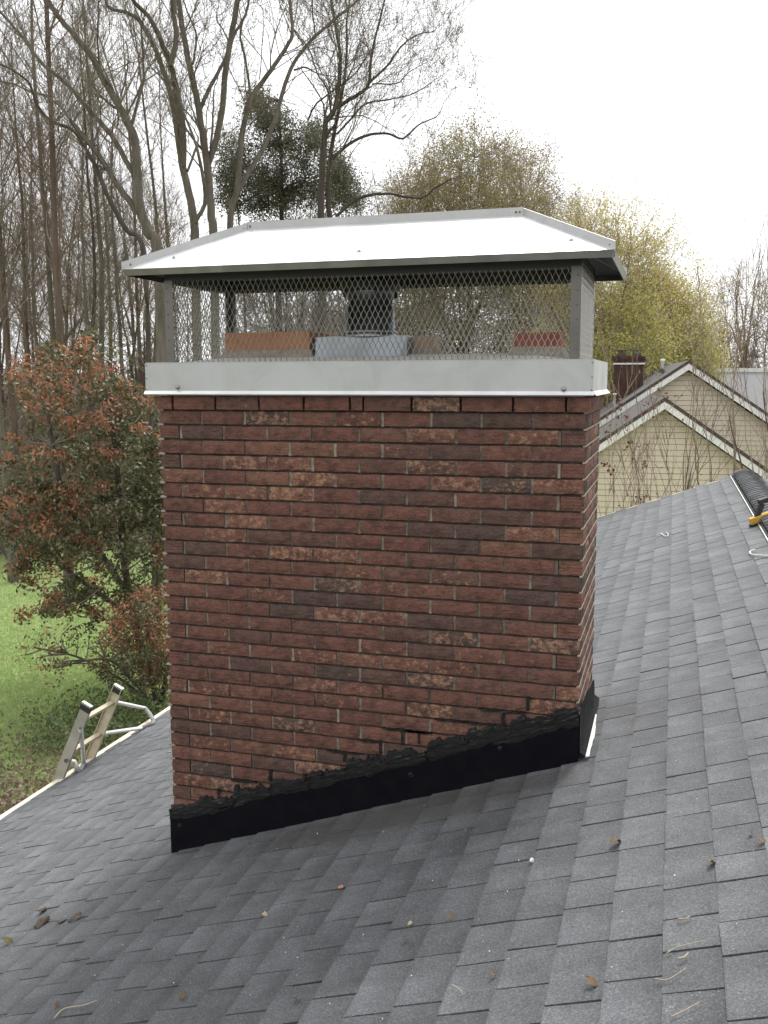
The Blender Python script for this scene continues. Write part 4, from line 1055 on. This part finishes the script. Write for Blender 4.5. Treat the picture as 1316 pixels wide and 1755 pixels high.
traced(103, 27.5, [
    (cA, [(1000, 1300), (995, 1150), (970, 1000), (935, 850), (912, 700), (890, 560), (850, 400), (780, 220), (690, 85), (560, 40), (540, -30)], 62, 14, None),
    (cA, [(935, 850), (938, 680), (910, 500), (876, 340), (838, 240), (775, 105), (690, 10), (650, -60)], 44, 18, 0),
    (cA, [(876, 340), (905, 180), (888, 60), (880, -60)], 32, 24, 1),
    (cA, [(1000, 1140), (1050, 1050), (1050, 960)], 26, 24, 0),
    (cA, [(960, 880), (1005, 760), (1015, 700)], 16, 10, 0),
], 'twin_stemmed_hardwood', 'tall grey bare tree splitting into two parallel stems behind the hood', M['bark_grey'], M['twig'], 335)
traced(104, 28.5, [
    (cA, [(1095, 1260), (1082, 1100), (1065, 880), (1042, 720), (1012, 520), (980, 380), (940, 170), (915, 0), (905, -90)], 58, 26, None),
    (cA, [(1062, 850), (1105, 730), (1140, 560), (1152, 400), (1185, 190), (1215, 20), (1230, -80)], 40, 30, 0),
    (cA, [(1025, 560), (1080, 440), (1140, 330), (1200, 180), (1260, 70), (1280, -40)], 26, 13, 0),
    (cA, [(990, 330), (1005, 180), (960, 60), (930, -30)], 14, 8, 0),
    (cA, [(1080, 760), (1090, 620), (1095, 470)], 16, 10, 0),
], 'forked_hardwood', 'tall grey bare tree forking wide into crossing limbs behind the hood', M['bark_grey'], M['twig'], 368)
traced(105, 29, [
    (cB, [(40, 1200), (80, 960), (100, 720), (130, 560), (165, 480), (240, 375), (310, 275), (360, 180), (352, 40), (345, -70)], 44, 16, None),
    (cB, [(150, 500), (120, 300), (95, 170), (135, 30), (140, -60)], 16, 9, 0),
    (cB, [(40, 1060), (140, 880), (215, 760), (270, 620), (325, 430), (378, 310), (470, 195), (590, 90), (690, 5), (760, -60)], 34, 13, 0),
    (cB, [(370, 360), (430, 345), (500, 380), (600, 392)], 13, 5, 2),
    (cB, [(480, 180), (465, 60), (460, -40)], 10, 6, 2),
    (cB, [(420, 230), (370, 150), (355, 60)], 10, 6, 2),
    (cB, [(195, 410), (205, 250), (215, 140)], 7, 4, 0),
], 'bowed_hardwood', 'bare tree with two bowed grey stems curving right beside the dark evergreen', M['bark_grey'], M['twig'], 400)
traced(106, 33, [
    (cB, [(508, 1180), (508, 1000), (515, 850), (528, 700), (535, 620), (572, 575), (598, 450), (608, 300), (585, 150), (560, 0), (550, -60)], 50, 12, None),
    (cB, [(555, 1150), (545, 950), (555, 820), (575, 690), (600, 560), (625, 430), (640, 280), (640, 120), (655, 0)], 34, 10, 0),
    (cB, [(590, 550), (690, 490), (750, 440), (762, 330), (785, 200), (830, 20), (840, -50)], 24, 9, 0),
    (cB, [(750, 430), (850, 335), (920, 240), (1000, 180), (1090, 160)], 16, 6, 2),
    (cB, [(770, 430), (900, 425), (960, 370), (1050, 320)], 9, 4, 2),
    (cB, [(570, 810), (650, 740), (750, 692), (850, 685), (930, 710), (1010, 640), (1100, 600)], 22, 7, 0),
    (cB, [(590, 690), (670, 600), (740, 530), (860, 510), (980, 480), (1080, 420)], 14, 5, 0),
    (cB, [(585, 1110), (680, 1030), (760, 1000), (850, 993), (950, 1010), (1030, 1012), (1100, 960), (1180, 915)], 22, 9, 1),
    (cB, [(560, 590), (545, 470), (490, 375), (445, 250), (370, 150)], 12, 6, 0),
    (cB, [(440, 620), (480, 540), (560, 470), (680, 380), (760, 260)], 12, 6, 0),
], 'broad_hardwood', 'bare dark-trunked tree with arching limbs spreading right above the hood ridge', M['bark_dark'], M['twig'], 548, dens=2.2,
    leaves=lambda t: [('leaves', buds(t, 2, .12, .05, .03, 5, .35), M['leaf_tan'])])

# --- slender trees of the wood, four kinds copied about
def slender(seed, H, r, mt, mtw, name, label, group, leafy=None):
    t = Tree(seed); rg = t.rng; n = 14; P = [np.zeros(3)]; d = np.array([rg.normal()*.03, rg.normal()*.03, 1.0])
    for i in range(n): d = unit(d+np.array([rg.normal()*.035, rg.normal()*.035, .12])); P.append(P[-1]+d*H/n)
    P = np.array(P); rr = r*np.linspace(1, .12, n+1)**.9; rr[0] *= 1.35; t.tr.tube(P, rr, 8)
    for _ in range(int(rg.integers(34, 42))):
        x = rg.uniform(.30, .98)*n; i = int(x); q = P[i]+(P[i+1]-P[i])*(x-i); a = rg.uniform(0, 6.28); f = x/n
        t.grow(q, (math.cos(a)*.75, math.sin(a)*.75, .55+.5*f), H*(.20-.12*f)*rg.uniform(.6, 1.2), min(.022, rr[i]*.36), 2, (7, 6), .3, .16, .6, .52)
    lv = [('leaves', buds(t, leafy[1], .12, .06, .035, seed, leafy[2]), leafy[0])] if leafy else None
    o = finish(t, name, (0, 0, 0), mt, mtw, label, 'tree', group, lv); remember(o); return o
GRP = 'slender trees of the leafless wood'
kinds = [slender(201, 19, .125, M['bark_grey'], M['twig'], 'slender_tree', 'slender grey bare tree standing in the leafless wood', GRP),
         slender(202, 21, .115, M['bark_red'], M['twig_red'], 'slender_tree', 'slender rusty-brown bare tree standing in the leafless wood', GRP+' with rusty bark'),
         slender(203, 17, .095, M['bark_dark'], M['twig'], 'slender_tree', 'thin dark bare tree standing in the leafless wood', GRP+' with dark bark'),
         slender(204, 20, .12, M['bark_grey'], M['twig_pale'], 'slender_tree', 'slender tree dusted with tan buds standing in the leafless wood', GRP+' in bud', (M['leaf_tan'], 2, .6))]
rng = np.random.default_rng(9)
spots = []
# trunks one can see singly on the left: (u, distance, kind, scale)
for u, d, k, s in ((8, 30, 0, 1.0), (22, 33, 1, 1.1), (58, 36, 1, .95), (70, 41, 0, 1.0), (100, 29, 1, 1.15), (108, 35, 0, 1.1), (152, 33, 2, 1.0), (182, 36, 0, 1.05), (205, 44, 3, 1.0), (222, 38, 0, .9), (250, 42, 1, 1.0), (272, 36, 3, .95), (300, 45, 0, 1.0), (140, 52, 3, 1.1), (-15, 38, 0, 1.0), (-30, 32, 2, 1.0)):
    spots.append((u+rng.normal()*3, d, k, s))
for _ in range(13): spots.append((rng.uniform(-60, 560), rng.uniform(48, 70), int(rng.integers(4)), rng.uniform(.75, 1.05)))
for u, d, k, s in ((430, 40, 3, .8), (470, 48, 0, .7), (505, 42, 2, .62), (590, 50, 3, .6), (640, 44, 2, .55), (690, 52, 0, .55), (740, 46, 3, .5), (720, 38, 2, .52)): spots.append((u, d, k, s))
used = [False]*4
for u, d, k, s in spots:
    q = at(u, 700, d); q[2] = GZ; rz = rng.uniform(0, 6.28)
    if not used[k]: used[k] = True; o = kinds[k]; o.location = q; o.rotation_euler = (0, 0, rz); o.scale = (s, s, s*rng.uniform(.9, 1.1))
    else: copy_tree(kinds[k], q, rz, (s, s*rng.uniform(.85, 1.1)))

# --- rounded crowns
def crowned(seed, u, dist, vtop, width_px, name, label, mt, mtw, leaf_parts, trunk_frac=.3, ncl=700, nl=14, rad=.16, low=.32, twl=.8, up=.35):
    """a trunk, limbs reaching through an ellipsoid of the tree's height and spread, and twig sprays filling it"""
    t = Tree(seed); rg = t.rng; base = at(u, 700, dist); base[2] = GZ; top = at(u, vtop, dist)[2]; H = top-GZ; Wm = width_px*dist/FPX/2
    n = 6; P = np.array([base+np.array([rg.normal()*.06*i, rg.normal()*.06*i, H*(low+.22)*i/n]) for i in range(n+1)]); t.tr.tube(P, np.linspace(rad*1.2, rad*.4, n+1), 8)
    cen = base+np.array([0, 0, H*(low+1)/2]); ax = np.array([Wm, Wm, H*(1-low)/2]); hubs = []
    for j in range(nl):
        a = j*2.4+rg.uniform(-.4, .4); el = rg.uniform(-.35, 1.4)
        e = cen+ax*np.array([math.cos(a)*math.cos(el), math.sin(a)*math.cos(el), math.sin(el)])*rg.uniform(.65, .95)
        q = P[int(rg.integers(3, n+1))]; m1 = q*.55+e*.45+np.array([0, 0, .06*H*rg.uniform(-.3, 1)])+rg.normal(size=3)*.12*Wm*.5
        S = smooth_path([q, m1, e], 6); S += rg.normal(size=S.shape)*.03; t.tr.tube(S, np.linspace(rad*.38, rad*.08, len(S)), 5); hubs.append(S[3:])
    Hb = np.vstack(hubs)
    for _ in range(ncl):
        d = rg.normal(size=3); d /= np.linalg.norm(d); rr = rg.uniform(.15, 1.0)**.45
        lump_ = 1+.16*math.sin(3*math.atan2(d[1], d[0])+seed)+.12*math.sin(5*d[2]+seed*2)
        c = cen+ax*d*rr*lump_*.93
        dd = np.linalg.norm((Hb-c)+np.array([0, 0, .5]), axis=1); h = Hb[int(dd.argmin())]
        S = np.array([h, h*.5+c*.5+rg.normal(size=3)*.12, c]); t.tw.tube(S, [.016, .011, .006], 3)
        out = unit((c-cen)/ax+np.array([0, 0, up]))
        for _ in range(6):
            dv = unit(out+rg.normal(size=3)*.65); L = twl*rg.uniform(.5, 1.2); m2 = c+dv*L*.5+rg.normal(size=3)*.05*L; e2 = c+dv*L+np.array([0, 0, up*.12*L])
            t.tw.tube(np.array([c, m2, e2]), [.006, .005, .003], 3); t.tips += [m2, e2]
    lv = [(nm, buds(t, per, sp, L, W, seed+i, fr), m_) for i, (nm, m_, per, sp, L, W, fr) in enumerate(leaf_parts)]
    return finish(t, name, tuple(base), mt, mtw, label, 'tree', None, lv)
crowned(301, 800, 46, 205, 300, 'budding_tree', 'broad olive-budded tree rising behind the hood ridge', M['bark_grey'], M['twig_pale'], [('leaves', M['leaf_olive'], 5, .20, .10, .06, .95)], ncl=1350, nl=18, low=.25)
crowned(302, 895, 52, 225, 200, 'budding_tree', 'tan-budded round tree beside the broad olive one', M['bark_grey'], M['twig_pale'], [('leaves', M['leaf_tan'], 4, .18, .09, .05, .9)], ncl=800, low=.3)
crowned(303, 670, 54, 270, 210, 'budding_tree', 'thin tan-budded tree between the dark evergreen and the olive tree', M['bark_grey'], M['twig'], [('leaves', M['leaf_tan'], 1, .16, .08, .045, .8)], ncl=520, low=.3)
crowned(304, 1030, 41, 345, 240, 'yellow_leafed_tree', 'airy yellow-green young-leaved tree rising right behind the hood corner', M['bark_pale'], M['twig_pale'], [('leaves', M['leaf_yellow'], 4, .16, .11, .055, .85)], ncl=760, rad=.14, low=.3, twl=1.1)
crowned(305, 1130, 44, 430, 170, 'yellow_leafed_tree', 'yellow-green tree rising behind the neighbouring chimney', M['bark_pale'], M['twig_pale'], [('leaves', M['leaf_yellow'], 5, .17, .11, .055, .85)], ncl=600, rad=.12, low=.2, twl=1.0)
crowned(306, 1075, 38, 520, 190, 'lime_bush', 'lime-green leafy shrub below the airy yellow tree', M['bark_pale'], M['twig_pale'], [('leaves', M['leaf_lime'], 5, .16, .11, .065, .95)], ncl=430, rad=.08, low=.05)
crowned(307, 1165, 42, 545, 120, 'lime_bush', 'lime-green leafy shrub beside the grey-brown woods', M['bark_pale'], M['twig_pale'], [('leaves', M['leaf_lime'], 5, .16, .11, .065, .95)], ncl=300, rad=.08, low=.05)
crowned(308, 1270, 54, 410, 130, 'pale_bare_tree', 'pale bare tree standing above the grey-brown woods behind the metal-roofed building', M['bark_pale'], M['twig_pale'], [('leaves', M['leaf_tan'], 1, .1, .05, .03, .2)], ncl=180, rad=.14, low=.35, twl=1.4)
crowned(309, 1232, 57, 495, 110, 'brown_tree', 'grey-brown twiggy tree beside the pale bare tree', M['bark_grey'], M['twig'], [('leaves', M['leaf_tan'], 2, .2, .10, .055, .7)], ncl=420, rad=.14, low=.1)
crowned(310, 1315, 56, 485, 120, 'brown_tree', 'reddish-brown twiggy tree beside the pale bare tree', M['bark_grey'], M['twig_red'], [('leaves', M['leaf_tan'], 2, .2, .10, .055, .7)], ncl=420, rad=.14, low=.1)
crowned(311, 950, 43, 420, 150, 'yellow_leafed_tree', 'olive-yellow tree seen through the mesh behind the red flue tile', M['bark_grey'], M['twig_pale'], [('leaves', M['leaf_yellow'], 1, .18, .09, .05, .7), ('green_leaves', M['leaf_olive'], 1, .2, .09, .05, .6)], ncl=420, rad=.12, low=.1)
crowned(314, 985, 50, 330, 150, 'budding_tree', 'tan-budded tree filling the gap between the olive and the yellow trees', M['bark_grey'], M['twig_pale'], [('leaves', M['leaf_tan'], 3, .18, .09, .05, .9)], ncl=520, low=.2)
crowned(315, 715, 55, 235, 190, 'budding_tree', 'pale tan-budded tree half hidden behind the broad olive one', M['bark_grey'], M['twig_pale'], [('leaves', M['leaf_tan'], 2, .18, .09, .05, .9)], ncl=600, low=.25)
crowned(316, 505, 46, 250, 260, 'bare_tree', 'fine-twigged bare tree tangled round the dark evergreen', M['bark_grey'], M['twig'], [('leaves', M['leaf_olive'], 1, .18, .08, .045, .35)], ncl=560, low=.15, twl=1.1)
crowned(317, 235, 48, 190, 200, 'bare_tree', 'fine-twigged bare tree behind the leaning grey hardwood', M['bark_grey'], M['twig'], [('leaves', M['leaf_tan'], 1, .18, .07, .04, .4)], ncl=330, low=.2, twl=1.2)
crowned(318, 110, 46, 150, 220, 'bare_tree', 'fine-twigged tan-budded tree between the slender trunks of the wood', M['bark_red'], M['twig_pale'], [('leaves', M['leaf_tan'], 1, .18, .07, .04, .5)], ncl=330, low=.2, twl=1.2)
crowned(319, 5, 50, 110, 200, 'bare_tree', 'fine-twigged reddish tree between the slender trunks of the wood', M['bark_red'], M['twig_red'], [('leaves', M['leaf_tan'], 1, .18, .07, .04, .3)], ncl=280, low=.2, twl=1.2)
crowned(312, 620, 47, 430, 200, 'brown_tree', 'twiggy tan-budded tree seen through the mesh beside the flue pipe', M['bark_grey'], M['twig'], [('leaves', M['leaf_tan'], 1, .2, .09, .05, .6)], ncl=620, rad=.12, low=.08)
crowned(313, 450, 48, 420, 200, 'brown_tree', 'twiggy grey tree seen through the mesh above the orange flue tile', M['bark_grey'], M['twig'], [('leaves', M['leaf_tan'], 1, .2, .09, .05, .4)], ncl=560, rad=.12, low=.08)

# dark evergreen
t = Tree(401); base = at(470, 700, 38); base[2] = GZ; rg = t.rng; top = at(480, 172, 38)
n = 10; P = np.array([base+(top-base)*i/n+rg.normal(size=3)*[.1, .1, 0] for i in range(n+1)]); t.tr.tube(P, np.linspace(.22, .04, n+1), 8)
C = []
for u, v, ru, rv in ((480, 225, 42, 42), (520, 270, 34, 50), (455, 205, 22, 22), (405, 260, 28, 30), (430, 300, 40, 35), (500, 330, 45, 40), (560, 330, 28, 24), (470, 300, 45, 36), (495, 265, 40, 36), (465, 345, 40, 22), (395, 310, 22, 22), (590, 310, 18, 16), (600, 340, 26, 18), (575, 285, 14, 16), (405, 345, 24, 16), (540, 235, 14, 26), (440, 175, 10, 14)):
    for _ in range(20):
        c = at(u+rg.normal()*ru*.55, v+rg.normal()*rv*.5, 38+rg.normal()*1.1); C.append(c)
        x = P[int(np.clip(np.searchsorted(P[:, 2], c[2]-1.0), 1, n))]; t.grow(x, c-x, np.linalg.norm(c-x)*.8, .018, 0, ())
C = np.array(C); k = 110; Q = np.repeat(C, k, 0)+rg.normal(size=(len(C)*k, 3))*np.repeat(rg.uniform(.14, .34, len(C)), k)[:, None]
g = G(); leaf_cloud(g, rg, Q, None, rg.uniform(.07, .17, len(Q)), .045)
finish(t, 'evergreen_tree', tuple(base), M['bark_dark'], M['twig'], 'dark green evergreen tree behind the bare limbs left of the hood peak', 'tree', None, [('foliage', g, M['leaf_pine'])])

# --- brushy shrubs at the edge of the wood
def brush(seed, H, mt, leafm, name, label, group, frac=.7, per=2):
    t = Tree(seed); rg = t.rng
    for _ in range(16):
        a = rg.uniform(0, 6.28); t.grow((math.cos(a)*.15, math.sin(a)*.15, 0), (math.cos(a)*.6, math.sin(a)*.6, 1), H*rg.uniform(.4, .7), .018, 3, (4, 4, 4), .2, .2, .6, .6)
    o = finish(t, name, (0, 0, 0), mt, mt, label, 'shrub', group, [('leaves', buds(t, per, .12, .07, .04, seed, frac), leafm)]); remember(o); return o
bk = [brush(501, 3.2, M['twig'], M['leaf_tan'], 'brush_shrub', 'grey-brown twiggy shrub at the edge of the wood', 'twiggy shrubs at the edge of the wood'),
      brush(502, 2.6, M['twig'], M['leaf_olive'], 'brush_shrub', 'olive twiggy shrub at the edge of the wood', 'olive shrubs at the edge of the wood', .8, 3),
      brush(503, 2.4, M['twig_red'], M['leaf_pink'], 'blossoming_shrub', 'dusky pink blossoming shrub at the edge of the wood', 'pink shrubs at the edge of the wood', .8, 3)]
ub = [False]*3
L_ = [(30, 36, 2, 1.0), (55, 39, 2, .8), (5, 34, 0, 1.0), (20, 42, 1, 1.3), (75, 40, 0, 1.3), (-25, 35, 1, 1.1), (110, 44, 0, 1.4), (150, 42, 1, 1.3), (200, 45, 0, 1.4), (240, 40, 1, 1.2), (50, 48, 0, 1.6)]
L_ += [(rng.uniform(280, 1000), rng.uniform(34, 50), int(rng.integers(2)), rng.uniform(1.1, 1.9)) for _ in range(20)]
for u, d, k, s in L_:
    q = at(u, 700, d); q[2] = GZ; rz = rng.uniform(0, 6.28)
    if not ub[k]: ub[k] = True; o = bk[k]; o.location = q; o.rotation_euler = (0, 0, rz); o.scale = (s, s, s)
    else: copy_tree(bk[k], q, rz, (s, s*rng.uniform(.9, 1.15)))

# --- the far wood that reads as one mass
rng = np.random.default_rng(31); g = G(); g2 = G(); C = []
for i_ in range(3100):
    u = rng.uniform(-150, 1450) if i_ < 2600 else (rng.uniform(1450, 2500) if i_ % 3 else rng.uniform(-700, -150)); d = rng.uniform(66, 110); q = at(u, 700, d); q[2] = GZ
    hmax = 8.5 if u < 250 else (13.5 if u < 1000 else (10.5 if u > 1180 else 9))
    H = hmax*rng.uniform(.55, 1.0)*(.8+.3*math.sin(u*.013)); lean = rng.normal(size=2)*.08*H
    P = np.array([q, q+[lean[0]*.4, lean[1]*.4, H*.5], q+[lean[0], lean[1], H]]); g.tube(P, [.09, .06, .015], 3)
    for _ in range(11 if 250 < u < 1000 else 6):
        f = rng.uniform(.25, .95); b = q+np.array([lean[0]*f, lean[1]*f, H*f]); dv = np.array([rng.normal()*.9, rng.normal()*.9, rng.uniform(.6, 1.8)])
        g.tube(np.array([b, b+dv*.6, b+dv*1.1+[0, 0, .2]]), [.03, .02, .008], 3); C.append(b+dv*rng.uniform(.5, 1.1))
C = np.array(C); C = np.repeat(C, 2, 0)+rng.normal(size=(len(C)*2, 3))*.35
tag(g.build('distant_wood', M['twig']), 'grey-brown distant leafless wood closing the horizon', 'woods', kind='stuff')
leaf_cloud(g2, rng, C, None, rng.uniform(.12, .3, len(C)), .12)
tag(g2.build('distant_buds', M['leaf_tan']), 'tan haze of buds over the distant leafless wood', 'buds', kind='stuff')

# --- red-tip bushes by the lawn
def leafy_bush(seed, poly, dist, thick, ncl, per, name, label, stems, leafsize=.105, redness=None, base_u=260, base_v=1195):
    rg = np.random.default_rng(seed); t = Tree(seed+1); poly = np.array(poly, float); base = at(base_u, 900, dist); base[2] = GZ
    def inside(u, v):
        c = False; j = len(poly)-1
        for i in range(len(poly)):
            if (poly[i, 1] > v) != (poly[j, 1] > v) and u < (poly[j, 0]-poly[i, 0])*(v-poly[i, 1])/(poly[j, 1]-poly[i, 1])+poly[i, 0]: c = not c
            j = i
        return c
    lo, hi = poly.min(0), poly.max(0); cl = []
    while len(cl) < ncl:
        u, v = rg.uniform(lo[0], hi[0]), rg.uniform(lo[1], hi[1])
        if inside(u, v): cl.append((u+rg.normal()*9, v+rg.normal()*9, rg.uniform(-1, 1)))
    gg, gr = G(), G()
    for u, v, z in cl:
        c = at(u, v, dist+z*thick)
        if c[2] < GZ+.3: continue
        rad = rg.uniform(.16, .36); isred = rg.uniform() < redness(u, v, z)
        k = int(per*rg.uniform(.6, 1.4)); off = rg.normal(size=(k, 3)); off /= np.linalg.norm(off, axis=1, keepdims=True); off *= rad*rg.uniform(.35, 1.05, k)[:, None]; off[:, 2] *= .75
        Q = c+off
        if isred:
            m_ = rg.uniform(size=k) < np.clip(.55+off[:, 2]/rad*.7, .15, .95)
            if m_.any(): leaf_cloud(gr, rg, Q[m_], None, leafsize*rg.uniform(.6, 1.2, m_.sum()), leafsize*.42)
            if (~m_).any(): leaf_cloud(gg, rg, Q[~m_], None, leafsize*rg.uniform(.7, 1.2, (~m_).sum()), leafsize*.45)
        else: leaf_cloud(gg, rg, Q, None, leafsize*rg.uniform(.7, 1.25, k), leafsize*.45)
    hubs = []
    for pts, r in stems:
        P = [at(u, v, dist+dz) for u, v, dz in pts]; P[0][2] = max(GZ, P[0][2]); S = smooth_path(P, 5); t.tr.tube(S, np.linspace(r, r*.45, len(S)), 7); hubs.append(S)
    H_ = np.vstack(hubs)
    for u, v, z in cl[::2]:
        c = at(u, v, dist+z*thick); dd = np.linalg.norm((H_-c)*np.array([1, 1, 1.4])+np.array([0, 0, .5]), axis=1); a = H_[int(dd.argmin())]
        mid = a*.5+c*.5+rg.normal(size=3)*.15; t.tw.tube(smooth_path([a, mid, c], 4), np.linspace(.016, .005, 9), 4)
    return finish(t, name, tuple(base), M['bark_dark'], M['twig'], label, 'shrub', None, [('leaves', gg, M['leaf_green']), ('new_leaves', gr, M['leaf_red'])])
polyA = [(25, 640), (45, 600), (95, 600), (130, 610), (150, 588), (185, 590), (212, 640), (250, 680), (320, 690), (345, 900), (330, 1010), (288, 1012), (240, 1028), (180, 1045), (120, 1052), (60, 1058), (35, 1030), (20, 960), (-5, 905), (-50, 870), (-40, 800), (25, 770), (72, 745), (62, 700), (35, 668)]
leafy_bush(601, polyA, 19.0, 1.6, 440, 78, 'red_tip_bush', 'large bush with dark green leaves and coppery red tips standing on the lawn',
           [([(255, 1195, 0), (240, 1100, 0), (215, 980, -.2), (205, 850, .2), (190, 700, 0)], .10), ([(268, 1195, .3), (270, 1080, .4), (275, 950, .6), (290, 800, .5)], .09), ([(262, 1195, -.2), (262, 1090, -.3), (180, 960, -.6), (110, 850, -.5), (80, 700, -.2)], .08), ([(262, 1195, 0), (220, 1060, .6), (120, 980, .9), (40, 900, .6)], .06)],
           redness=lambda u, v, z: .30+.28*(u < 130)+.15*(z < -.3)-.22*(u > 200 and v > 720)+.2*(v < 660))
leafy_bush(602, [(150, 1075), (200, 1050), (225, 1015), (262, 1025), (320, 1060), (330, 1150), (290, 1190), (255, 1170), (225, 1160), (190, 1165), (165, 1150), (195, 1120)], 17.2, .9, 95, 90, 'red_tip_bush', 'small coppery red bush below the large one and behind the ladder',
           [([(272, 1235, 0), (262, 1170, 0), (255, 1110, 0), (250, 1040, 0)], .06), ([(276, 1235, .1), (284, 1160, .1), (292, 1080, .2)], .06), ([(268, 1235, 0), (225, 1165, -.2), (180, 1130, -.3), (90, 1145, -.2)], .03)], .08,
           redness=lambda u, v, z: .45+.4*(u > 205 and v < 1120))
leafy_bush(603, [(40, 1090), (90, 1065), (150, 1075), (190, 1090), (170, 1130), (90, 1150), (45, 1130)], 17.6, .6, 26, 20, 'drooping_bush', 'sparse maroon-leaved branches drooping over the bright lawn',
           [([(255, 1240, .2), (200, 1160, .1), (130, 1125, 0), (60, 1110, 0)], .03)], .085, redness=lambda u, v, z: .35)

# --- crape myrtles and a berried shrub before the neighbouring wall
def stems_tree(seed, u, v0, dist, vtop, width_px, n, name, label, mt, mtw, leafparts, group=None, r=.022):
    t = Tree(seed); rg = t.rng; base = at(u, v0, dist); base[2] = GZ
    top = at(u, vtop, dist)[2]; Wm = width_px*dist/FPX/2
    for j in range(n):
        a = rg.uniform(0, 6.28); f = rg.uniform(.2, 1)
        e = base+np.array([math.cos(a)*Wm*f, math.sin(a)*Wm*f*.6, (top-GZ)*rg.uniform(.62, .85)])
        m1 = base*.65+e*.35+np.array([math.cos(a), math.sin(a), 0])*Wm*-.12; m2 = base*.3+e*.7+rg.normal(size=3)*.10
        S = smooth_path([base+rg.normal(size=3)*[.12, .12, 0], m1, m2, e], 5); S += rg.normal(size=S.shape)*.012; ww = np.linspace(r*rg.uniform(.9, 1.6), r*.45, len(S)); t.tr.tube(S, ww, 6)
        for _ in range(4):
            i = int(rg.integers(len(S)//2, len(S)-1)); t.grow(S[i], S[i+1]-S[i], (top-GZ)*.20*rg.uniform(.5, 1.2), ww[i]*.6, 1, (3, 3), .45, .14, .5, .6)
        t.grow(S[-1], S[-1]-S[-2], (top-GZ)*.2, ww[-1], 2, (3, 3), .4, .12, .45, .6)
    lv = [(nm, buds(t, per, sp, L, W, seed+i, fr), m_) for i, (nm, m_, per, sp, L, W, fr) in enumerate(leafparts)]
    return finish(t, name, tuple(base), mt, mtw, label, 'tree', group, lv)
stems_tree(701, 1265, 830, 15.5, 555, 260, 9, 'crape_myrtle', 'bare tan many-stemmed small tree before the neighbouring gables', M['bark_pale'], M['twig_pale'], [('leaves', M['leaf_tan'], 1, .03, .03, .02, .25)], None, .02)
stems_tree(704, 1335, 830, 14.5, 520, 240, 9, 'crape_myrtle', 'bare red-twigged small tree at the end of the roof ridge', M['bark_red'], M['twig_pale'], [('leaves', M['leaf_tan'], 1, .03, .03, .02, .25)], None, .02)
stems_tree(702, 1160, 850, 14.5, 690, 140, 6, 'crape_myrtle', 'thin dark-stemmed sapling before the beige siding', M['bark_dark'], M['twig'], [('leaves', M['leaf_brownred'], 2, .04, .05, .03, .08)], None, .016)
stems_tree(703, 1062, 880, 13.5, 715, 150, 10, 'berried_shrub', 'thin shrub with maroon leaf tufts beside the chimney corner', M['twig_pale'], M['twig_pale'], [('leaves', M['leaf_brownred'], 5, .05, .06, .04, .10), ('green_leaves', M['leaf_weed'], 1, .06, .06, .03, .15)], None, .010)
t = Tree(705); base = at(1040, 880, 12.8); base[2] = GZ; rg = t.rng
for _ in range(16):
    a = rg.uniform(0, 6.28); t.grow(base, (math.cos(a)*.25, math.sin(a)*.25, 1), 2.3, .015, 2, (5, 4), .3, .12, .4, .45)
finish(t, 'hedge_shrub', tuple(base), M['twig_pale'], M['twig_pale'], 'small green shrub at the foot of the neighbouring wall behind the chimney', 'shrub', None, [('leaves', buds(t, 5, .12, .06, .03, 4, 1.0), M['leaf_weed'])])
